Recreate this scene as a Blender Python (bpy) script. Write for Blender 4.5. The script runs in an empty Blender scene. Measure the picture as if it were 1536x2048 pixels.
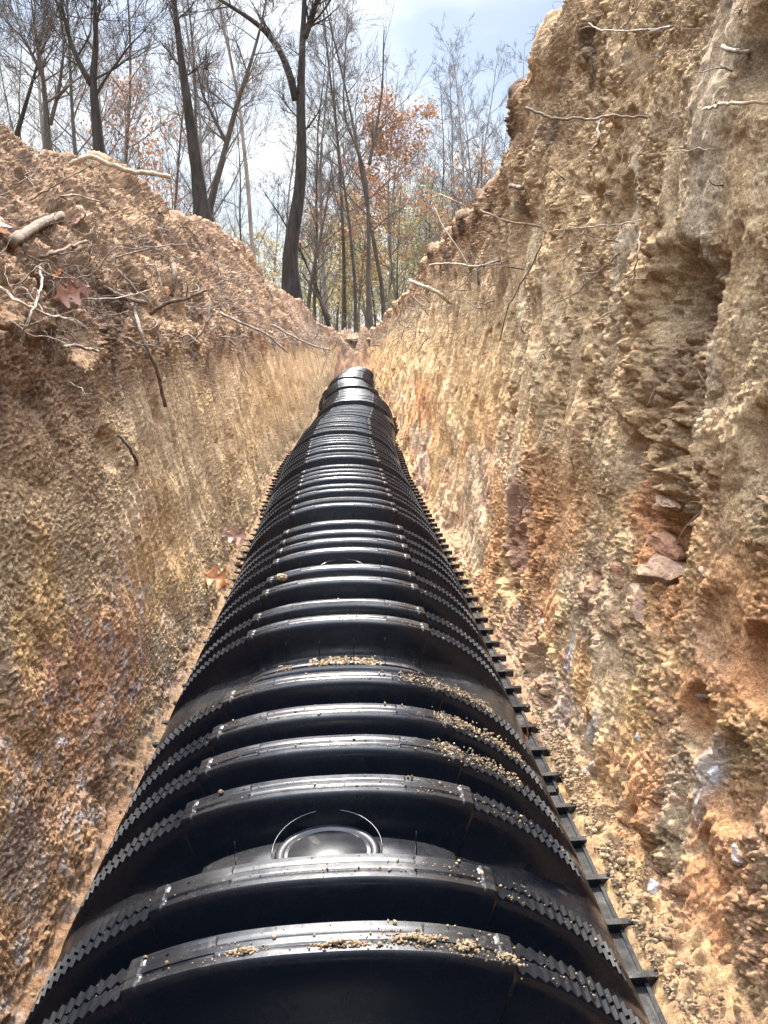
import bpy, math, random
import numpy as np
from mathutils import Vector, Matrix
R = math.radians
random.seed(7)
rng = np.random.default_rng(11)
scene = bpy.context.scene
col = scene.collection

# ------------------------------------------------------------------ camera
EYE = 0.921
PITCH, YAW = R(12.7), R(2.62)
cam_d = bpy.data.cameras.new('camera'); cam = bpy.data.objects.new('camera', cam_d); col.objects.link(cam)
cam.location = (0, 0, EYE); cam.rotation_euler = (R(90) - PITCH, 0, -YAW)
cam_d.sensor_fit = 'VERTICAL'; cam_d.sensor_height = 36; cam_d.lens = 27.03
cam_d.clip_start = 0.02; cam_d.clip_end = 2000
scene.camera = cam
scene.render.resolution_x = 768; scene.render.resolution_y = 1024
F = 1538.0
CF = np.array([math.sin(YAW)*math.cos(PITCH), math.cos(YAW)*math.cos(PITCH), -math.sin(PITCH)])
CR = np.array([math.cos(YAW), -math.sin(YAW), 0.0])
CU = np.cross(CR, CF)
def project(p):
    q = np.asarray(p, float) - np.array([0, 0, EYE])
    zc = q @ CF
    zs = np.where(np.abs(zc) < 1e-6, 1e-6, zc)
    return 768 + F*(q @ CR)/zs, 1024 - F*(q @ CU)/zs, zc
def at(px, py, Y):
    """real place of something seen in that direction, Y metres down the trench"""
    d = CF + CR*(px-768)/F - CU*(py-1024)/F
    return np.array([0, 0, EYE]) + d*(Y/d[1])

# ------------------------------------------------------------------ light
SUN_EL, SUN_AZ = R(54), R(-5)       # azimuth from +Y, negative to the left
world = bpy.data.worlds.new('World'); scene.world = world; world.use_nodes = True
wn, wl = world.node_tree.nodes, world.node_tree.links
for n in list(wn): wn.remove(n)
out = wn.new('ShaderNodeOutputWorld'); bg = wn.new('ShaderNodeBackground')
sky = wn.new('ShaderNodeTexSky'); sky.sky_type = 'NISHITA'; sky.sun_disc = False
sky.sun_elevation = SUN_EL; sky.sun_rotation = SUN_AZ
sky.air_density = 1.0; sky.dust_density = 1.5; sky.ozone_density = 1.5
tc = wn.new('ShaderNodeTexCoord'); mp = wn.new('ShaderNodeMapping')
mp.inputs['Scale'].default_value = (1.0, 1.0, 2.2); mp.inputs['Location'].default_value = (0.35, 0.0, 0.1)
nz = wn.new('ShaderNodeTexNoise'); nz.inputs['Scale'].default_value = 2.1; nz.inputs['Detail'].default_value = 5; nz.inputs['Roughness'].default_value = 0.5
rp = wn.new('ShaderNodeValToRGB')
rp.color_ramp.elements[0].position = 0.44; rp.color_ramp.elements[0].color = (0.10, 0.10, 0.10, 1)
rp.color_ramp.elements[1].position = 0.60; rp.color_ramp.elements[1].color = (1, 1, 1, 1)
mx = wn.new('ShaderNodeMix'); mx.data_type = 'RGBA'
mx.inputs[7].default_value = (10.1, 10.3, 10.4, 1)
wl.new(tc.outputs['Generated'], mp.inputs['Vector']); wl.new(mp.outputs[0], nz.inputs['Vector'])
wl.new(nz.outputs['Fac'], rp.inputs[0]); wl.new(rp.outputs[0], mx.inputs[0])
# overcast, its unseen overhead part boosted to brighten the trench walls
wx = wn.new('ShaderNodeSeparateXYZ'); wl.new(tc.outputs['Generated'], wx.inputs[0])
wr = wn.new('ShaderNodeMapRange'); wr.inputs['From Min'].default_value = .45; wr.inputs['From Max'].default_value = .85; wr.inputs['To Min'].default_value = 1.0; wr.inputs['To Max'].default_value = 12.5
wl.new(wx.outputs['Z'], wr.inputs['Value'])
vm = wn.new('ShaderNodeVectorMath'); vm.operation = 'SCALE'; wl.new(mx.outputs[2], vm.inputs[0]); wl.new(wr.outputs[0], vm.inputs['Scale'])
nz2 = wn.new('ShaderNodeTexNoise'); nz2.inputs['Scale'].default_value = 1.7; nz2.inputs['Detail'].default_value = 3; wl.new(mp.outputs[0], nz2.inputs['Vector'])
rp2 = wn.new('ShaderNodeValToRGB'); wl.new(nz2.outputs['Fac'], rp2.inputs[0]); rp2.color_ramp.elements[0].position = .42; rp2.color_ramp.elements[1].position = .60
rp2.color_ramp.elements[0].color = (.50, .56, .66, 1); rp2.color_ramp.elements[1].color = (1.1, 1.1, 1.08, 1)
vc = wn.new('ShaderNodeVectorMath'); vc.operation = 'MULTIPLY'; vc.inputs[1].default_value = (10.1, 10.3, 10.4); wl.new(rp2.outputs[0], vc.inputs[0]); wl.new(vc.outputs[0], mx.inputs[7])
wl.new(sky.outputs[0], mx.inputs[6]); wl.new(vm.outputs[0], bg.inputs['Color'])
bg.inputs['Strength'].default_value = 0.052
wl.new(bg.outputs[0], out.inputs['Surface'])
sd = bpy.data.lights.new('sun', 'SUN'); sun = bpy.data.objects.new('sun', sd); col.objects.link(sun)
sd.energy = 5.0; sd.angle = R(7.0); sd.color = (1.0, 0.94, 0.84)
sdir = Vector((math.sin(SUN_AZ)*math.cos(SUN_EL), math.cos(SUN_AZ)*math.cos(SUN_EL), math.sin(SUN_EL)))
sun.rotation_euler = sdir.to_track_quat('Z', 'Y').to_euler(); sun.location = (0, 0, 30)
vs = scene.view_settings
vs.view_transform = 'Standard'; vs.look = 'None'; vs.gamma = 1; vs.exposure = 1.48
scene.render.engine = 'CYCLES'; scene.cycles.max_bounces = 8; scene.cycles.diffuse_bounces = 5

# ------------------------------------------------------------------ noise
_perm = rng.permutation(256).astype(np.int32); _perm = np.concatenate([_perm, _perm, _perm])
_g = rng.normal(size=(256, 3)); _g /= np.linalg.norm(_g, axis=1)[:, None]; _g = _g.astype(np.float32)
def perlin(x, y, z):
    x = np.asarray(x, np.float32); y = np.asarray(y, np.float32); z = np.asarray(z, np.float32)
    x, y, z = np.broadcast_arrays(x, y, z)
    xi = np.floor(x).astype(np.int32); yi = np.floor(y).astype(np.int32); zi = np.floor(z).astype(np.int32)
    xf, yf, zf = x-xi, y-yi, z-zi
    xi &= 255; yi &= 255; zi &= 255
    u = xf*xf*xf*(xf*(xf*6-15)+10); v = yf*yf*yf*(yf*(yf*6-15)+10); w = zf*zf*zf*(zf*(zf*6-15)+10)
    def c(i, j, k):
        h = _perm[(_perm[(_perm[xi+i] + yi+j) & 255] + zi+k) & 255]
        g = _g[h]
        return g[..., 0]*(xf-i) + g[..., 1]*(yf-j) + g[..., 2]*(zf-k)
    a = c(0,0,0); a = a + u*(c(1,0,0)-a)
    b = c(0,1,0); b = b + u*(c(1,1,0)-b)
    a = a + v*(b-a)
    e = c(0,0,1); e = e + u*(c(1,0,1)-e)
    f = c(0,1,1); f = f + u*(c(1,1,1)-f)
    e = e + v*(f-e)
    return 1.6*(a + w*(e-a))
def fbm(x, y, z, o=3):
    s = 0; a = 1
    for i in range(o):
        s = s + a*perlin(x*2**i+17*i, y*2**i+5*i, z*2**i+9*i); a *= .5
    return s
def turb(x, y, z, o=3, g=.55):
    s = 0; a = 1
    for i in range(o):
        s = s + a*np.abs(perlin(x*2.1**i+17*i, y*2.1**i+5*i, z*2.1**i+9*i)); a *= g
    return s
def sstep(a, b, x):
    t = np.clip((x-a)/(b-a), 0, 1); return t*t*(3-2*t)
def ell(Y, z, cy, cz, ry, rz, tilt=0, wob=0, soft=.45):
    c, s = math.cos(tilt), math.sin(tilt)
    dy, dz = Y-cy, z-cz
    a = (c*dy + s*dz)/ry; b = (-s*dy + c*dz)/rz
    return 1 - sstep(1-soft, 1+soft, np.sqrt(a*a+b*b) + wob)

# ------------------------------------------------------------------ mesh helpers
def mesh_obj(name, verts, faces, mats, parent=None, smooth=True, cols=None, link=True):
    me = bpy.data.meshes.new(name)
    verts = np.asarray(verts, np.float32)
    if isinstance(faces, np.ndarray):
        n = len(faces); k = faces.shape[1]
        me.vertices.add(len(verts)); me.vertices.foreach_set('co', verts.ravel())
        me.loops.add(n*k); me.loops.foreach_set('vertex_index', faces.astype(np.int32).ravel())
        me.polygons.add(n); me.polygons.foreach_set('loop_start', np.arange(0, n*k, k, dtype=np.int32))
        me.update(calc_edges=True)
    else:
        me.from_pydata(verts.tolist(), [], faces)
    if smooth: me.polygons.foreach_set('use_smooth', np.ones(len(me.polygons), bool))
    if cols is not None:
        a = me.color_attributes.new('Col', 'FLOAT_COLOR', 'POINT')
        c = np.ones((len(verts), 4), np.float32); c[:, :3] = cols
        a.data.foreach_set('color', c.ravel())
    if not isinstance(mats, (list, tuple)): mats = [mats]
    for m in mats: me.materials.append(m)
    me.validate()
    o = bpy.data.objects.new(name, me)
    if link: col.objects.link(o)
    if parent is not None: o.parent = parent
    return o
def tag(o, label=None, cat=None, group=None, kind=None):
    if label: o['label'] = label
    if cat: o['category'] = cat
    if group: o['group'] = group
    if kind: o['kind'] = kind
    return o
def empty(name, loc=(0, 0, 0)):
    o = bpy.data.objects.new(name, None); col.objects.link(o); o.location = loc; o.empty_display_size = .1
    return o
class MB:
    def __init__(s): s.v = []; s.f = []; s.c = []
    def add(s, v, f, c=None):
        b = len(s.v); s.v.extend([tuple(map(float, p)) for p in v]); s.f.extend([tuple(i+b for i in q) for q in f])
        if c is not None: s.c.extend([c]*len(v))
    def box(s, x0, x1, y0, y1, z0, z1):
        v = [(x0,y0,z0),(x1,y0,z0),(x1,y1,z0),(x0,y1,z0),(x0,y0,z1),(x1,y0,z1),(x1,y1,z1),(x0,y1,z1)]
        s.add(v, [(0,3,2,1),(4,5,6,7),(0,1,5,4),(1,2,6,5),(2,3,7,6),(3,0,4,7)])
    def tube(s, pts, rad, k=5, cap=True, rough=0):
        pts = np.asarray(pts, float); n = len(pts)
        t = np.gradient(pts, axis=0); t /= (np.linalg.norm(t, axis=1)[:, None]+1e-9)
        ref = np.array([0, 0, 1.]) if abs(t[0][2]) < .9 else np.array([1., 0, 0])
        vs_ = []
        u = np.cross(t[0], ref); u /= np.linalg.norm(u)+1e-9
        for i in range(n):
            u = u - t[i]*np.dot(u, t[i]); u /= np.linalg.norm(u)+1e-9
            w = np.cross(t[i], u)
            for j in range(k):
                a = 2*math.pi*j/k
                rr = rad[i]*(1 + (rough*random.uniform(-1, 1) if rough else 0))
                vs_.append(pts[i] + rr*(math.cos(a)*u + math.sin(a)*w))
        f = []
        for i in range(n-1):
            for j in range(k):
                a, b = i*k+j, i*k+(j+1) % k
                f.append((a, b, b+k, a+k))
        if cap and k > 3:
            f.append(tuple(range(k))[::-1]); f.append(tuple(range((n-1)*k, n*k)))
        s.add(vs_, f)
    def build(s, name, m, parent=None, smooth=True, link=True):
        return mesh_obj(name, s.v, s.f, m, parent, smooth, link=link, cols=np.array(s.c) if s.c and len(s.c) == len(s.v) else None)
def copy_tree(o, parent=None):
    c = o.copy(); col.objects.link(c); c.parent = parent
    for ch in list(o.children): copy_tree(ch, c)
    return c

# ------------------------------------------------------------------ materials
def newmat(name):
    m = bpy.data.materials.new(name); m.use_nodes = True
    nt = m.node_tree; b = nt.nodes['Principled BSDF']
    return m, nt.nodes, nt.links, b
def mixc(N, L, fac, a, b, mode='MIX'):
    x = N.new('ShaderNodeMix'); x.data_type = 'RGBA'; x.blend_type = mode
    for sock, val in ((0, fac), (6, a), (7, b)):
        if hasattr(val, 'links') or hasattr(val, 'is_output'): L.new(val, x.inputs[sock])
        else: x.inputs[sock].default_value = val
    return x.outputs[2]
def noise(N, L, scale, detail=4, rough=.6, vec=None, dist=0):
    n = N.new('ShaderNodeTexNoise'); n.inputs['Scale'].default_value = scale
    n.inputs['Detail'].default_value = detail; n.inputs['Roughness'].default_value = rough; n.inputs['Distortion'].default_value = dist
    if vec is not None: L.new(vec, n.inputs['Vector'])
    return n.outputs['Fac']
def ramp(N, L, src, p0, p1, c0=(0, 0, 0, 1), c1=(1, 1, 1, 1)):
    r = N.new('ShaderNodeValToRGB'); L.new(src, r.inputs[0])
    r.color_ramp.elements[0].position = p0; r.color_ramp.elements[1].position = p1
    r.color_ramp.elements[0].color = c0; r.color_ramp.elements[1].color = c1
    return r.outputs[0]
def objvec(N):
    return N.new('ShaderNodeTexCoord').outputs['Object']

def soil_mat():
    m, N, L, b = newmat('soil')
    a = N.new('ShaderNodeVertexColor'); a.layer_name = 'Col'
    v = objvec(N)
    n1 = noise(N, L, 230, 4, .8, v); n2 = noise(N, L, 45, 5, .75, v)
    c = mixc(N, L, 1.0, a.outputs[0], ramp(N, L, n1, .33, .68, (.50, .46, .43, 1), (1.66, 1.64, 1.60, 1)), 'MULTIPLY')
    c = mixc(N, L, 1.0, c, ramp(N, L, n2, .35, .66, (.78, .74, .72, 1), (1.18, 1.18, 1.18, 1)), 'MULTIPLY')
    L.new(c, b.inputs['Base Color']); b.inputs['Roughness'].default_value = .95
    b.inputs['Specular IOR Level'].default_value = .2
    bm = N.new('ShaderNodeBump'); bm.inputs['Strength'].default_value = 1.0; bm.inputs['Distance'].default_value = .013
    L.new(noise(N, L, 170, 6, .85, v), bm.inputs['Height']); L.new(bm.outputs[0], b.inputs['Normal'])
    return m
def plain(name, c0, c1, scale, rough=.8, bump=.3, dist=.003, spec=.3, stretch=None, det=4):
    m, N, L, b = newmat(name)
    v = objvec(N)
    if stretch:
        q = N.new('ShaderNodeMapping'); q.inputs['Scale'].default_value = stretch; L.new(v, q.inputs[0]); v = q.outputs[0]
    n = noise(N, L, scale, det, .65, v)
    L.new(ramp(N, L, n, .3, .7, (*c0, 1), (*c1, 1)), b.inputs['Base Color'])
    b.inputs['Roughness'].default_value = rough; b.inputs['Specular IOR Level'].default_value = spec
    if bump:
        bm = N.new('ShaderNodeBump'); bm.inputs['Strength'].default_value = bump; bm.inputs['Distance'].default_value = dist
        L.new(noise(N, L, scale*1.7, 4, .7, v), bm.inputs['Height']); L.new(bm.outputs[0], b.inputs['Normal'])
    return m
def plastic_mat(name='black_plastic', dust=.5, studs=False, base=(.0022, .0034, .0062), rough=(.17, .34)):
    m, N, L, b = newmat(name)
    g = N.new('ShaderNodeNewGeometry'); pos = g.outputs['Position']
    sx = N.new('ShaderNodeSeparateXYZ'); L.new(g.outputs['Normal'], sx.inputs[0])
    upf = ramp(N, L, sx.outputs['Z'], .45, .95)
    n1 = noise(N, L, 26, 6, .75, pos, .4); n2 = noise(N, L, 330, 3, .6, pos); n3 = noise(N, L, 6, 4, .6, pos)
    film = ramp(N, L, n3, .35, .75)
    m1 = N.new('ShaderNodeMath'); m1.operation = 'MULTIPLY'; L.new(film, m1.inputs[0]); L.new(upf, m1.inputs[1])
    m1b = N.new('ShaderNodeMath'); m1b.operation = 'MULTIPLY'; L.new(m1.outputs[0], m1b.inputs[0]); m1b.inputs[1].default_value = .13*dust*2
    patch = ramp(N, L, n1, .60, .74); speck = ramp(N, L, n2, .66, .74)
    mxx = N.new('ShaderNodeMath'); mxx.operation = 'MAXIMUM'; L.new(patch, mxx.inputs[0]); L.new(speck, mxx.inputs[1])
    m2 = N.new('ShaderNodeMath'); m2.operation = 'MULTIPLY'; L.new(mxx.outputs[0], m2.inputs[0]); L.new(upf, m2.inputs[1])
    m3 = N.new('ShaderNodeMath'); m3.operation = 'MULTIPLY'; L.new(m2.outputs[0], m3.inputs[0]); m3.inputs[1].default_value = .55*dust
    m4 = N.new('ShaderNodeMath'); m4.operation = 'ADD'; m4.use_clamp = True; L.new(m3.outputs[0], m4.inputs[0]); L.new(m1b.outputs[0], m4.inputs[1])
    c = mixc(N, L, m4.outputs[0], (*base, 1), (.27, .235, .19, 1))
    if studs:                                                # small moulded dimples in pairs along the rib crowns
        A = N.new('ShaderNodeAttribute'); A.attribute_name = 'ribpos'
        sp_ = N.new('ShaderNodeSeparateXYZ'); L.new(A.outputs['Vector'], sp_.inputs[0])
        def mt(op, a, b_=None):
            n = N.new('ShaderNodeMath'); n.operation = op
            for i_, q in enumerate((a, b_)):
                if q is None: continue
                if isinstance(q, (int, float)): n.inputs[i_].default_value = q
                else: L.new(q, n.inputs[i_])
            return n.outputs[0]
        dx = mt('PINGPONG', mt('ADD', sp_.outputs[0], .0275), .0275); dx = mt('SUBTRACT', .0275, dx)
        dy = mt('SUBTRACT', mt('ABSOLUTE', mt('SUBTRACT', sp_.outputs[1], .002)), .0095)
        rr = mt('SQRT', mt('ADD', mt('MULTIPLY', dx, dx), mt('MULTIPLY', dy, dy)))
        dot = mt('MULTIPLY', mt('LESS_THAN', rr, .0021), mt('LESS_THAN', mt('ABSOLUTE', sp_.outputs[0]), .19))
        c = mixc(N, L, dot, c, (.0008, .0008, .0008, 1))
        sidef = mt('MULTIPLY', mt('GREATER_THAN', mt('ABSOLUTE', sp_.outputs[0]), .207), mt('LESS_THAN', mt('ABSOLUTE', sp_.outputs[1]), .0205))
        c = mixc(N, L, mt('MULTIPLY', sidef, .008), c, (.27, .25, .23, 1))
    L.new(c, b.inputs['Base Color'])
    ro = ramp(N, L, n1, .3, .7, (rough[0],)*3+(1,), (rough[1],)*3+(1,))
    if studs: ro = mixc(N, L, sidef, ro, (.46, .46, .46, 1))
    L.new(ro, b.inputs['Roughness'])
    b.inputs['Specular IOR Level'].default_value = .38
    if studs: L.new(mt('SUBTRACT', .38, mt('MULTIPLY', sidef, .30)), b.inputs['Specular IOR Level'])
    bm = N.new('ShaderNodeBump'); bm.inputs['Strength'].default_value = .18; bm.inputs['Distance'].default_value = .0015
    L.new(noise(N, L, 45, 4, .6, pos), bm.inputs['Height']); L.new(bm.outputs[0], b.inputs['Normal'])
    return m
M = {}
M['soil'] = soil_mat()
M['plastic'] = plastic_mat(); M['port'] = plastic_mat('port_plastic', .45, False, rough=(.34, .46)); M['shell'] = plastic_mat('black_plastic_shell', .5, True)
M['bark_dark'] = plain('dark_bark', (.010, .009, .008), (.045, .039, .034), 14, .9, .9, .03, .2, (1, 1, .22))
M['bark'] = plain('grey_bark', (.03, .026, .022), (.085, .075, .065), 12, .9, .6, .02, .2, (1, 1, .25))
M['bark_haze'] = plain('hazed_bark', (.11, .10, .09), (.21, .195, .175), 8, .9, .3, .02, .2, (1, 1, .25))  # greyer, paler bark: distance haze painted into the colour
M['twig'] = plain('twig_bark', (.045, .038, .034), (.11, .095, .085), 6, .9, 0)
M['root'] = plain('pale_root', (.07, .05, .036), (.34, .27, .20), 70, .85, .8, .003)
M['root_dark'] = plain('dark_root', (.05, .033, .024), (.17, .12, .085), 60, .9, .6, .002)
M['stick'] = plain('stick_bark', (.05, .033, .022), (.24, .16, .105), 90, .9, 1, .006)
M['stick_pale'] = plain('pale_stick_bark', (.24, .18, .12), (.48, .40, .29), 50, .9, .6, .002)
M['leaf'] = plain('fallen_leaf', (.20, .065, .02), (.48, .19, .06), 40, .55, .3, .001)
M['leaf_dull'] = plain('fallen_leaf_dull', (.16, .07, .045), (.34, .17, .11), 40, .55, .3, .001)
M['rock_grey'] = plain('grey_rock', (.19, .15, .125), (.42, .345, .29), 60, .8, .8, .006)
M['rock_white'] = plain('white_rock', (.22, .20, .19), (.42, .40, .385), 60, .75, .8, .005)
M['rock_tan'] = plain('tan_rock', (.20, .12, .075), (.42, .275, .18), 60, .9, .9, .006)
M['rock_red'] = plain('red_rock', (.22, .105, .06), (.40, .22, .13), 50, .9, .9, .006)
def clod_mat():
    m, N, L, b = newmat('soil_clod'); v = objvec(N); g = N.new('ShaderNodeNewGeometry')
    a = ramp(N, L, g.outputs['Random Per Island'], 0, 1, (.20, .135, .085, 1), (.46, .345, .22, 1))
    c = mixc(N, L, 1.0, a, ramp(N, L, noise(N, L, 200, 4, .8, v), .33, .68, (.55, .53, .5, 1), (1.35, 1.35, 1.3, 1)), 'MULTIPLY')
    L.new(c, b.inputs['Base Color']); b.inputs['Roughness'].default_value = .95; b.inputs['Specular IOR Level'].default_value = .2
    bm = N.new('ShaderNodeBump'); bm.inputs['Distance'].default_value = .006; L.new(noise(N, L, 240, 5, .8, v), bm.inputs['Height']); L.new(bm.outputs[0], b.inputs['Normal'])
    return m
M['clod'] = clod_mat()
def leaf_mat(name, a, b_):
    m, N, L, b = newmat(name)
    oi = N.new('ShaderNodeNewGeometry')
    L.new(ramp(N, L, oi.outputs['Random Per Island'], 0, 1, (*a, 1), (*b_, 1)), b.inputs['Base Color'])
    b.inputs['Roughness'].default_value = .6
    b.inputs['Transmission Weight'].default_value = 0
    tr = N.new('ShaderNodeBsdfTranslucent'); L.new(ramp(N, L, oi.outputs['Random Per Island'], 0, 1, (*a, 1), (*b_, 1)), tr.inputs[0])
    ms = N.new('ShaderNodeMixShader'); ms.inputs[0].default_value = .45
    L.new(b.outputs[0], ms.inputs[1]); L.new(tr.outputs[0], ms.inputs[2])
    L.new(ms.outputs[0], N['Material Output'].inputs[0])
    return m
M['lf_orange'] = leaf_mat('orange_leaves', (.15, .065, .03), (.28, .145, .07))
M['lf_yellow'] = leaf_mat('yellow_leaves', (.17, .135, .055), (.34, .27, .12))
M['lf_olive'] = leaf_mat('olive_leaves', (.08, .085, .04), (.22, .20, .09))
def forest_floor():
    m, N, L, b = newmat('forest_floor')
    v = objvec(N)
    c = mixc(N, L, ramp(N, L, noise(N, L, 3, 6, .7, v), .35, .65), (.16, .10, .055, 1), (.36, .25, .13, 1))
    c = mixc(N, L, ramp(N, L, noise(N, L, 30, 6, .7, v), .4, .6), c, (.22, .17, .07, 1))
    L.new(c, b.inputs['Base Color']); b.inputs['Roughness'].default_value = .95
    bm = N.new('ShaderNodeBump'); bm.inputs['Distance'].default_value = .05; L.new(noise(N, L, 20, 6, .8, v), bm.inputs['Height']); L.new(bm.outputs[0], b.inputs['Normal'])
    return m
M['forest_floor'] = forest_floor()

# ------------------------------------------------------------------ terrain sheets
def ycols():
    ys = [-1.2]
    while ys[-1] < 17.6:
        y = ys[-1]
        ys.append(y + (.03 if y < .45 else max(.0026, .0027*y)))
    return np.array(ys)
YC = ycols()
C = {k: np.array(v) for k, v in dict(
    dark=(.115, .075, .052), brown=(.30, .185, .11), mauve=(.43, .28, .185), tan=(.60, .42, .235), gold=(.68, .43, .18),
    orange=(.64, .32, .15), red=(.46, .255, .17), pale=(.60, .485, .34), white=(.52, .49, .47), cream=(.68, .53, .33),
    blue=(.40, .415, .44), grey=(.36, .31, .27)).items()}
def lerp(a, b, t): return a + (b-a)*t[..., None]
def sheet(ctrl, rows):
    """ctrl: list of (x array, z array) over YC; rows: subdivisions of each span -> base grid (rows, cols, 3)"""
    X = []; Z = []
    for i in range(len(ctrl)-1):
        n = rows[i]; e = (i == len(ctrl)-2)
        for k in range(n + (1 if e else 0)):
            t = k/n
            X.append(ctrl[i][0]*(1-t) + ctrl[i+1][0]*t); Z.append(ctrl[i][1]*(1-t) + ctrl[i+1][1]*t)
    X = np.array(X); Z = np.array(Z); Y = np.broadcast_to(YC, X.shape)
    k = 9                                                   # round the corners of the profile
    ker = np.hanning(k+2)[1:-1]; ker /= ker.sum()
    def sm(A):
        P = np.pad(A, ((k//2*3, k//2*3), (0, 0)), mode='edge')
        for _ in range(3): P = sum(ker[i]*P[i:P.shape[0]-k+1+i] for i in range(k))
        return P
    X, Z = sm(X), sm(Z)
    tx, tz = np.gradient(X, axis=0), np.gradient(Z, axis=0)
    l = np.sqrt(tx*tx+tz*tz)+1e-9
    return X, Y.copy(), Z, tx/l, tz/l
def grid_faces(r, c):
    i = np.arange(r-1)[:, None]*c + np.arange(c-1)[None]
    return np.stack([i, i+1, i+c+1, i+c], -1).reshape(-1, 4)
def itp(tab, j): return np.interp(YC, [t[0] for t in tab], [t[j] for t in tab])

# ---- right wall: cut face up to the raw ground edge, higher close to the camera
RT = [(-1.2, .66, 1.25), (1.5, .65, 1.15), (2.0, .63, .99), (2.3, .62, .905), (2.6, .62, .83), (2.93, .62, .775), (3.03, .62, .61), (4.5, .62, .60), (6.2, .62, .56), (9, .62, .52), (12, .61, .42), (17, .60, .22), (18, .6, .2)]
xt = itp(RT, 1); zt = itp(RT, 2) + EYE
one = np.ones_like(YC)
gap = np.interp(YC, [-1, .9, 1.4, 2.2, 3], [.09, .06, .02, 0, 0])
path = [(-1, -.027), (0.1, -.027), (1.4, -.022), (2.6, -.014), (3.8, -.03), (5.0, -.05), (6.2, -.03), (7.4, .04), (8.7, .09), (9.9, .07), (11.1, .04), (12.3, .03), (13.6, .05), (14.8, .10), (16.0, .2)]
def cxat(Y): return float(np.interp(Y, [p[0] for p in path], [p[1] for p in path]))
PX_ = np.interp(YC, [p[0] for p in path], [p[1] for p in path])*sstep(2.6, 5, YC); PX_ = np.where(YC > 13, PX_*0+.035, PX_)
PX_ = np.convolve(np.pad(PX_, 40, mode='edge'), np.ones(81)/81, 'valid')
pinR = -PX_*.7 + .10*sstep(15.2, 17.5, YC); pinL = PX_ + .45*sstep(14.8, 17.5, YC)
X, Y, Z, TX, TZ = sheet([(.36*one, -.02*one), (.458*one+gap*.5-pinR, .008*one), (.478*one+gap-pinR, .045*one), (xt-pinR, zt), (xt+.22, zt+.07), (xt+1.3, zt-.1), (3.6*one, .84*one)], [14, 22, 720, 40, 24, 10])
NX, NZ = -TZ, TX
def pix(px, py, xw): # where a sight line meets the upright plane x = xw
    d = CF + CR*(px-768)/F - CU*(py-1024)/F
    t = xw/d[0]; p = np.array([0, 0, EYE]) + d*t
    return p[1], p[2]
def RP(px, py): return pix(px, py, .55)
def LP(px, py): return pix(px, py, -.51)
wallm = sstep(.05, .12, Z)*(1-sstep(0, .05, X-(xt[None]+.03)))
warp = .5*fbm(X*3, Y*3, Z*3, 3)
b1 = np.abs(perlin(X*5, Y*5, Z*5)); b2 = turb(X*15, Y*15, Z*12, 2); b3 = turb(X*42+3, Y*42, Z*34, 2); b4 = np.abs(perlin(X*105, Y*105, Z*90)); b5 = np.abs(perlin(X*190, Y*190, Z*170))
big = fbm(X*1.3, Y*1.3, Z*1.1, 2)
# scraped zones: far face, pale clay strips, orange strips low down
scr = sstep(2.35, 2.9, Y + .25*warp)*(1-sstep(1.15, 1.35, Z+.12*warp))
for (px, py, ry, rz, tl) in [(1395, 260, .05, .20, .05), (1320, 470, .045, .18, -.1), (1235, 450, .03, .12, 0), (1370, 520, .035, .16, 0), (1045, 620, .10, .22, 0), (1060, 850, .09, .22, 0), (1150, 860, .05, .3, 0)]:
    cy, cz = RP(px, py); scr = np.maximum(scr, ell(Y, Z, cy, cz, ry, rz, tl, .5*warp))
scr = np.maximum(scr, .6*sstep(.12, .42, fbm(X*2+77, Y*5, Z*1.5, 3)))
diag = np.zeros_like(Y)
for (px, py, ry, rz, tl) in [(1010, 1330, .10, .17, -.5), (1130, 1200, .07, .10, -.4), (1320, 1640, .035, .12, -.5), (1440, 1790, .05, .16, -.5), (1380, 1400, .025, .05, -.5), (1250, 1700, .05, .12, -.5), (960, 1180, .15, .12, -.4)]:
    cy, cz = RP(px, py); diag = np.maximum(diag, ell(Y, Z, cy, cz, ry, rz, tl, .45*warp))
stv = fbm(Y*26, Z*2.2, X*3, 3)                                # upright scratches left by the bucket
std = fbm((Y*.86+Z*.5)*60, (-Y*.5+Z*.86)*5, X*4, 3)           # slanting scratches
crumb = (1-scr)*(1-diag)
D = .030*big + .030*(b1-.25)
cm = .25+.75*sstep(-.25, .55, fbm(X*4.5+3, Y*4.5, Z*3.5, 3)); cm2 = .7+.7*sstep(-.3, .4, fbm(X*9+8, Y*9, Z*7, 2))
D += crumb*(cm*(.034*(b2-.4) + .018*(b3-.4)) + cm2*(.012*(b4-.25) + .008*(b5-.2)))
D += crumb*.010*sstep(.1, .16, fbm(X*8+63, Y*8, Z*6, 2))*sstep(.2, .9, cm)   # broken ledges
D += (1-crumb)*(.006*(b2-.3) + .005*b3 + .002*b4 + .0015*b5)
D += scr*(.011*stv + .006*(b2-.3)*sstep(.5, .9, b1*2)) + diag*(.006*std)
# stray missing lumps in the scraped faces
pits = sstep(.30, .5, fbm(X*9+7, Y*9, Z*5, 2)); D -= .018*pits*(scr+diag).clip(0, 1)*(.5+b3)
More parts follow.
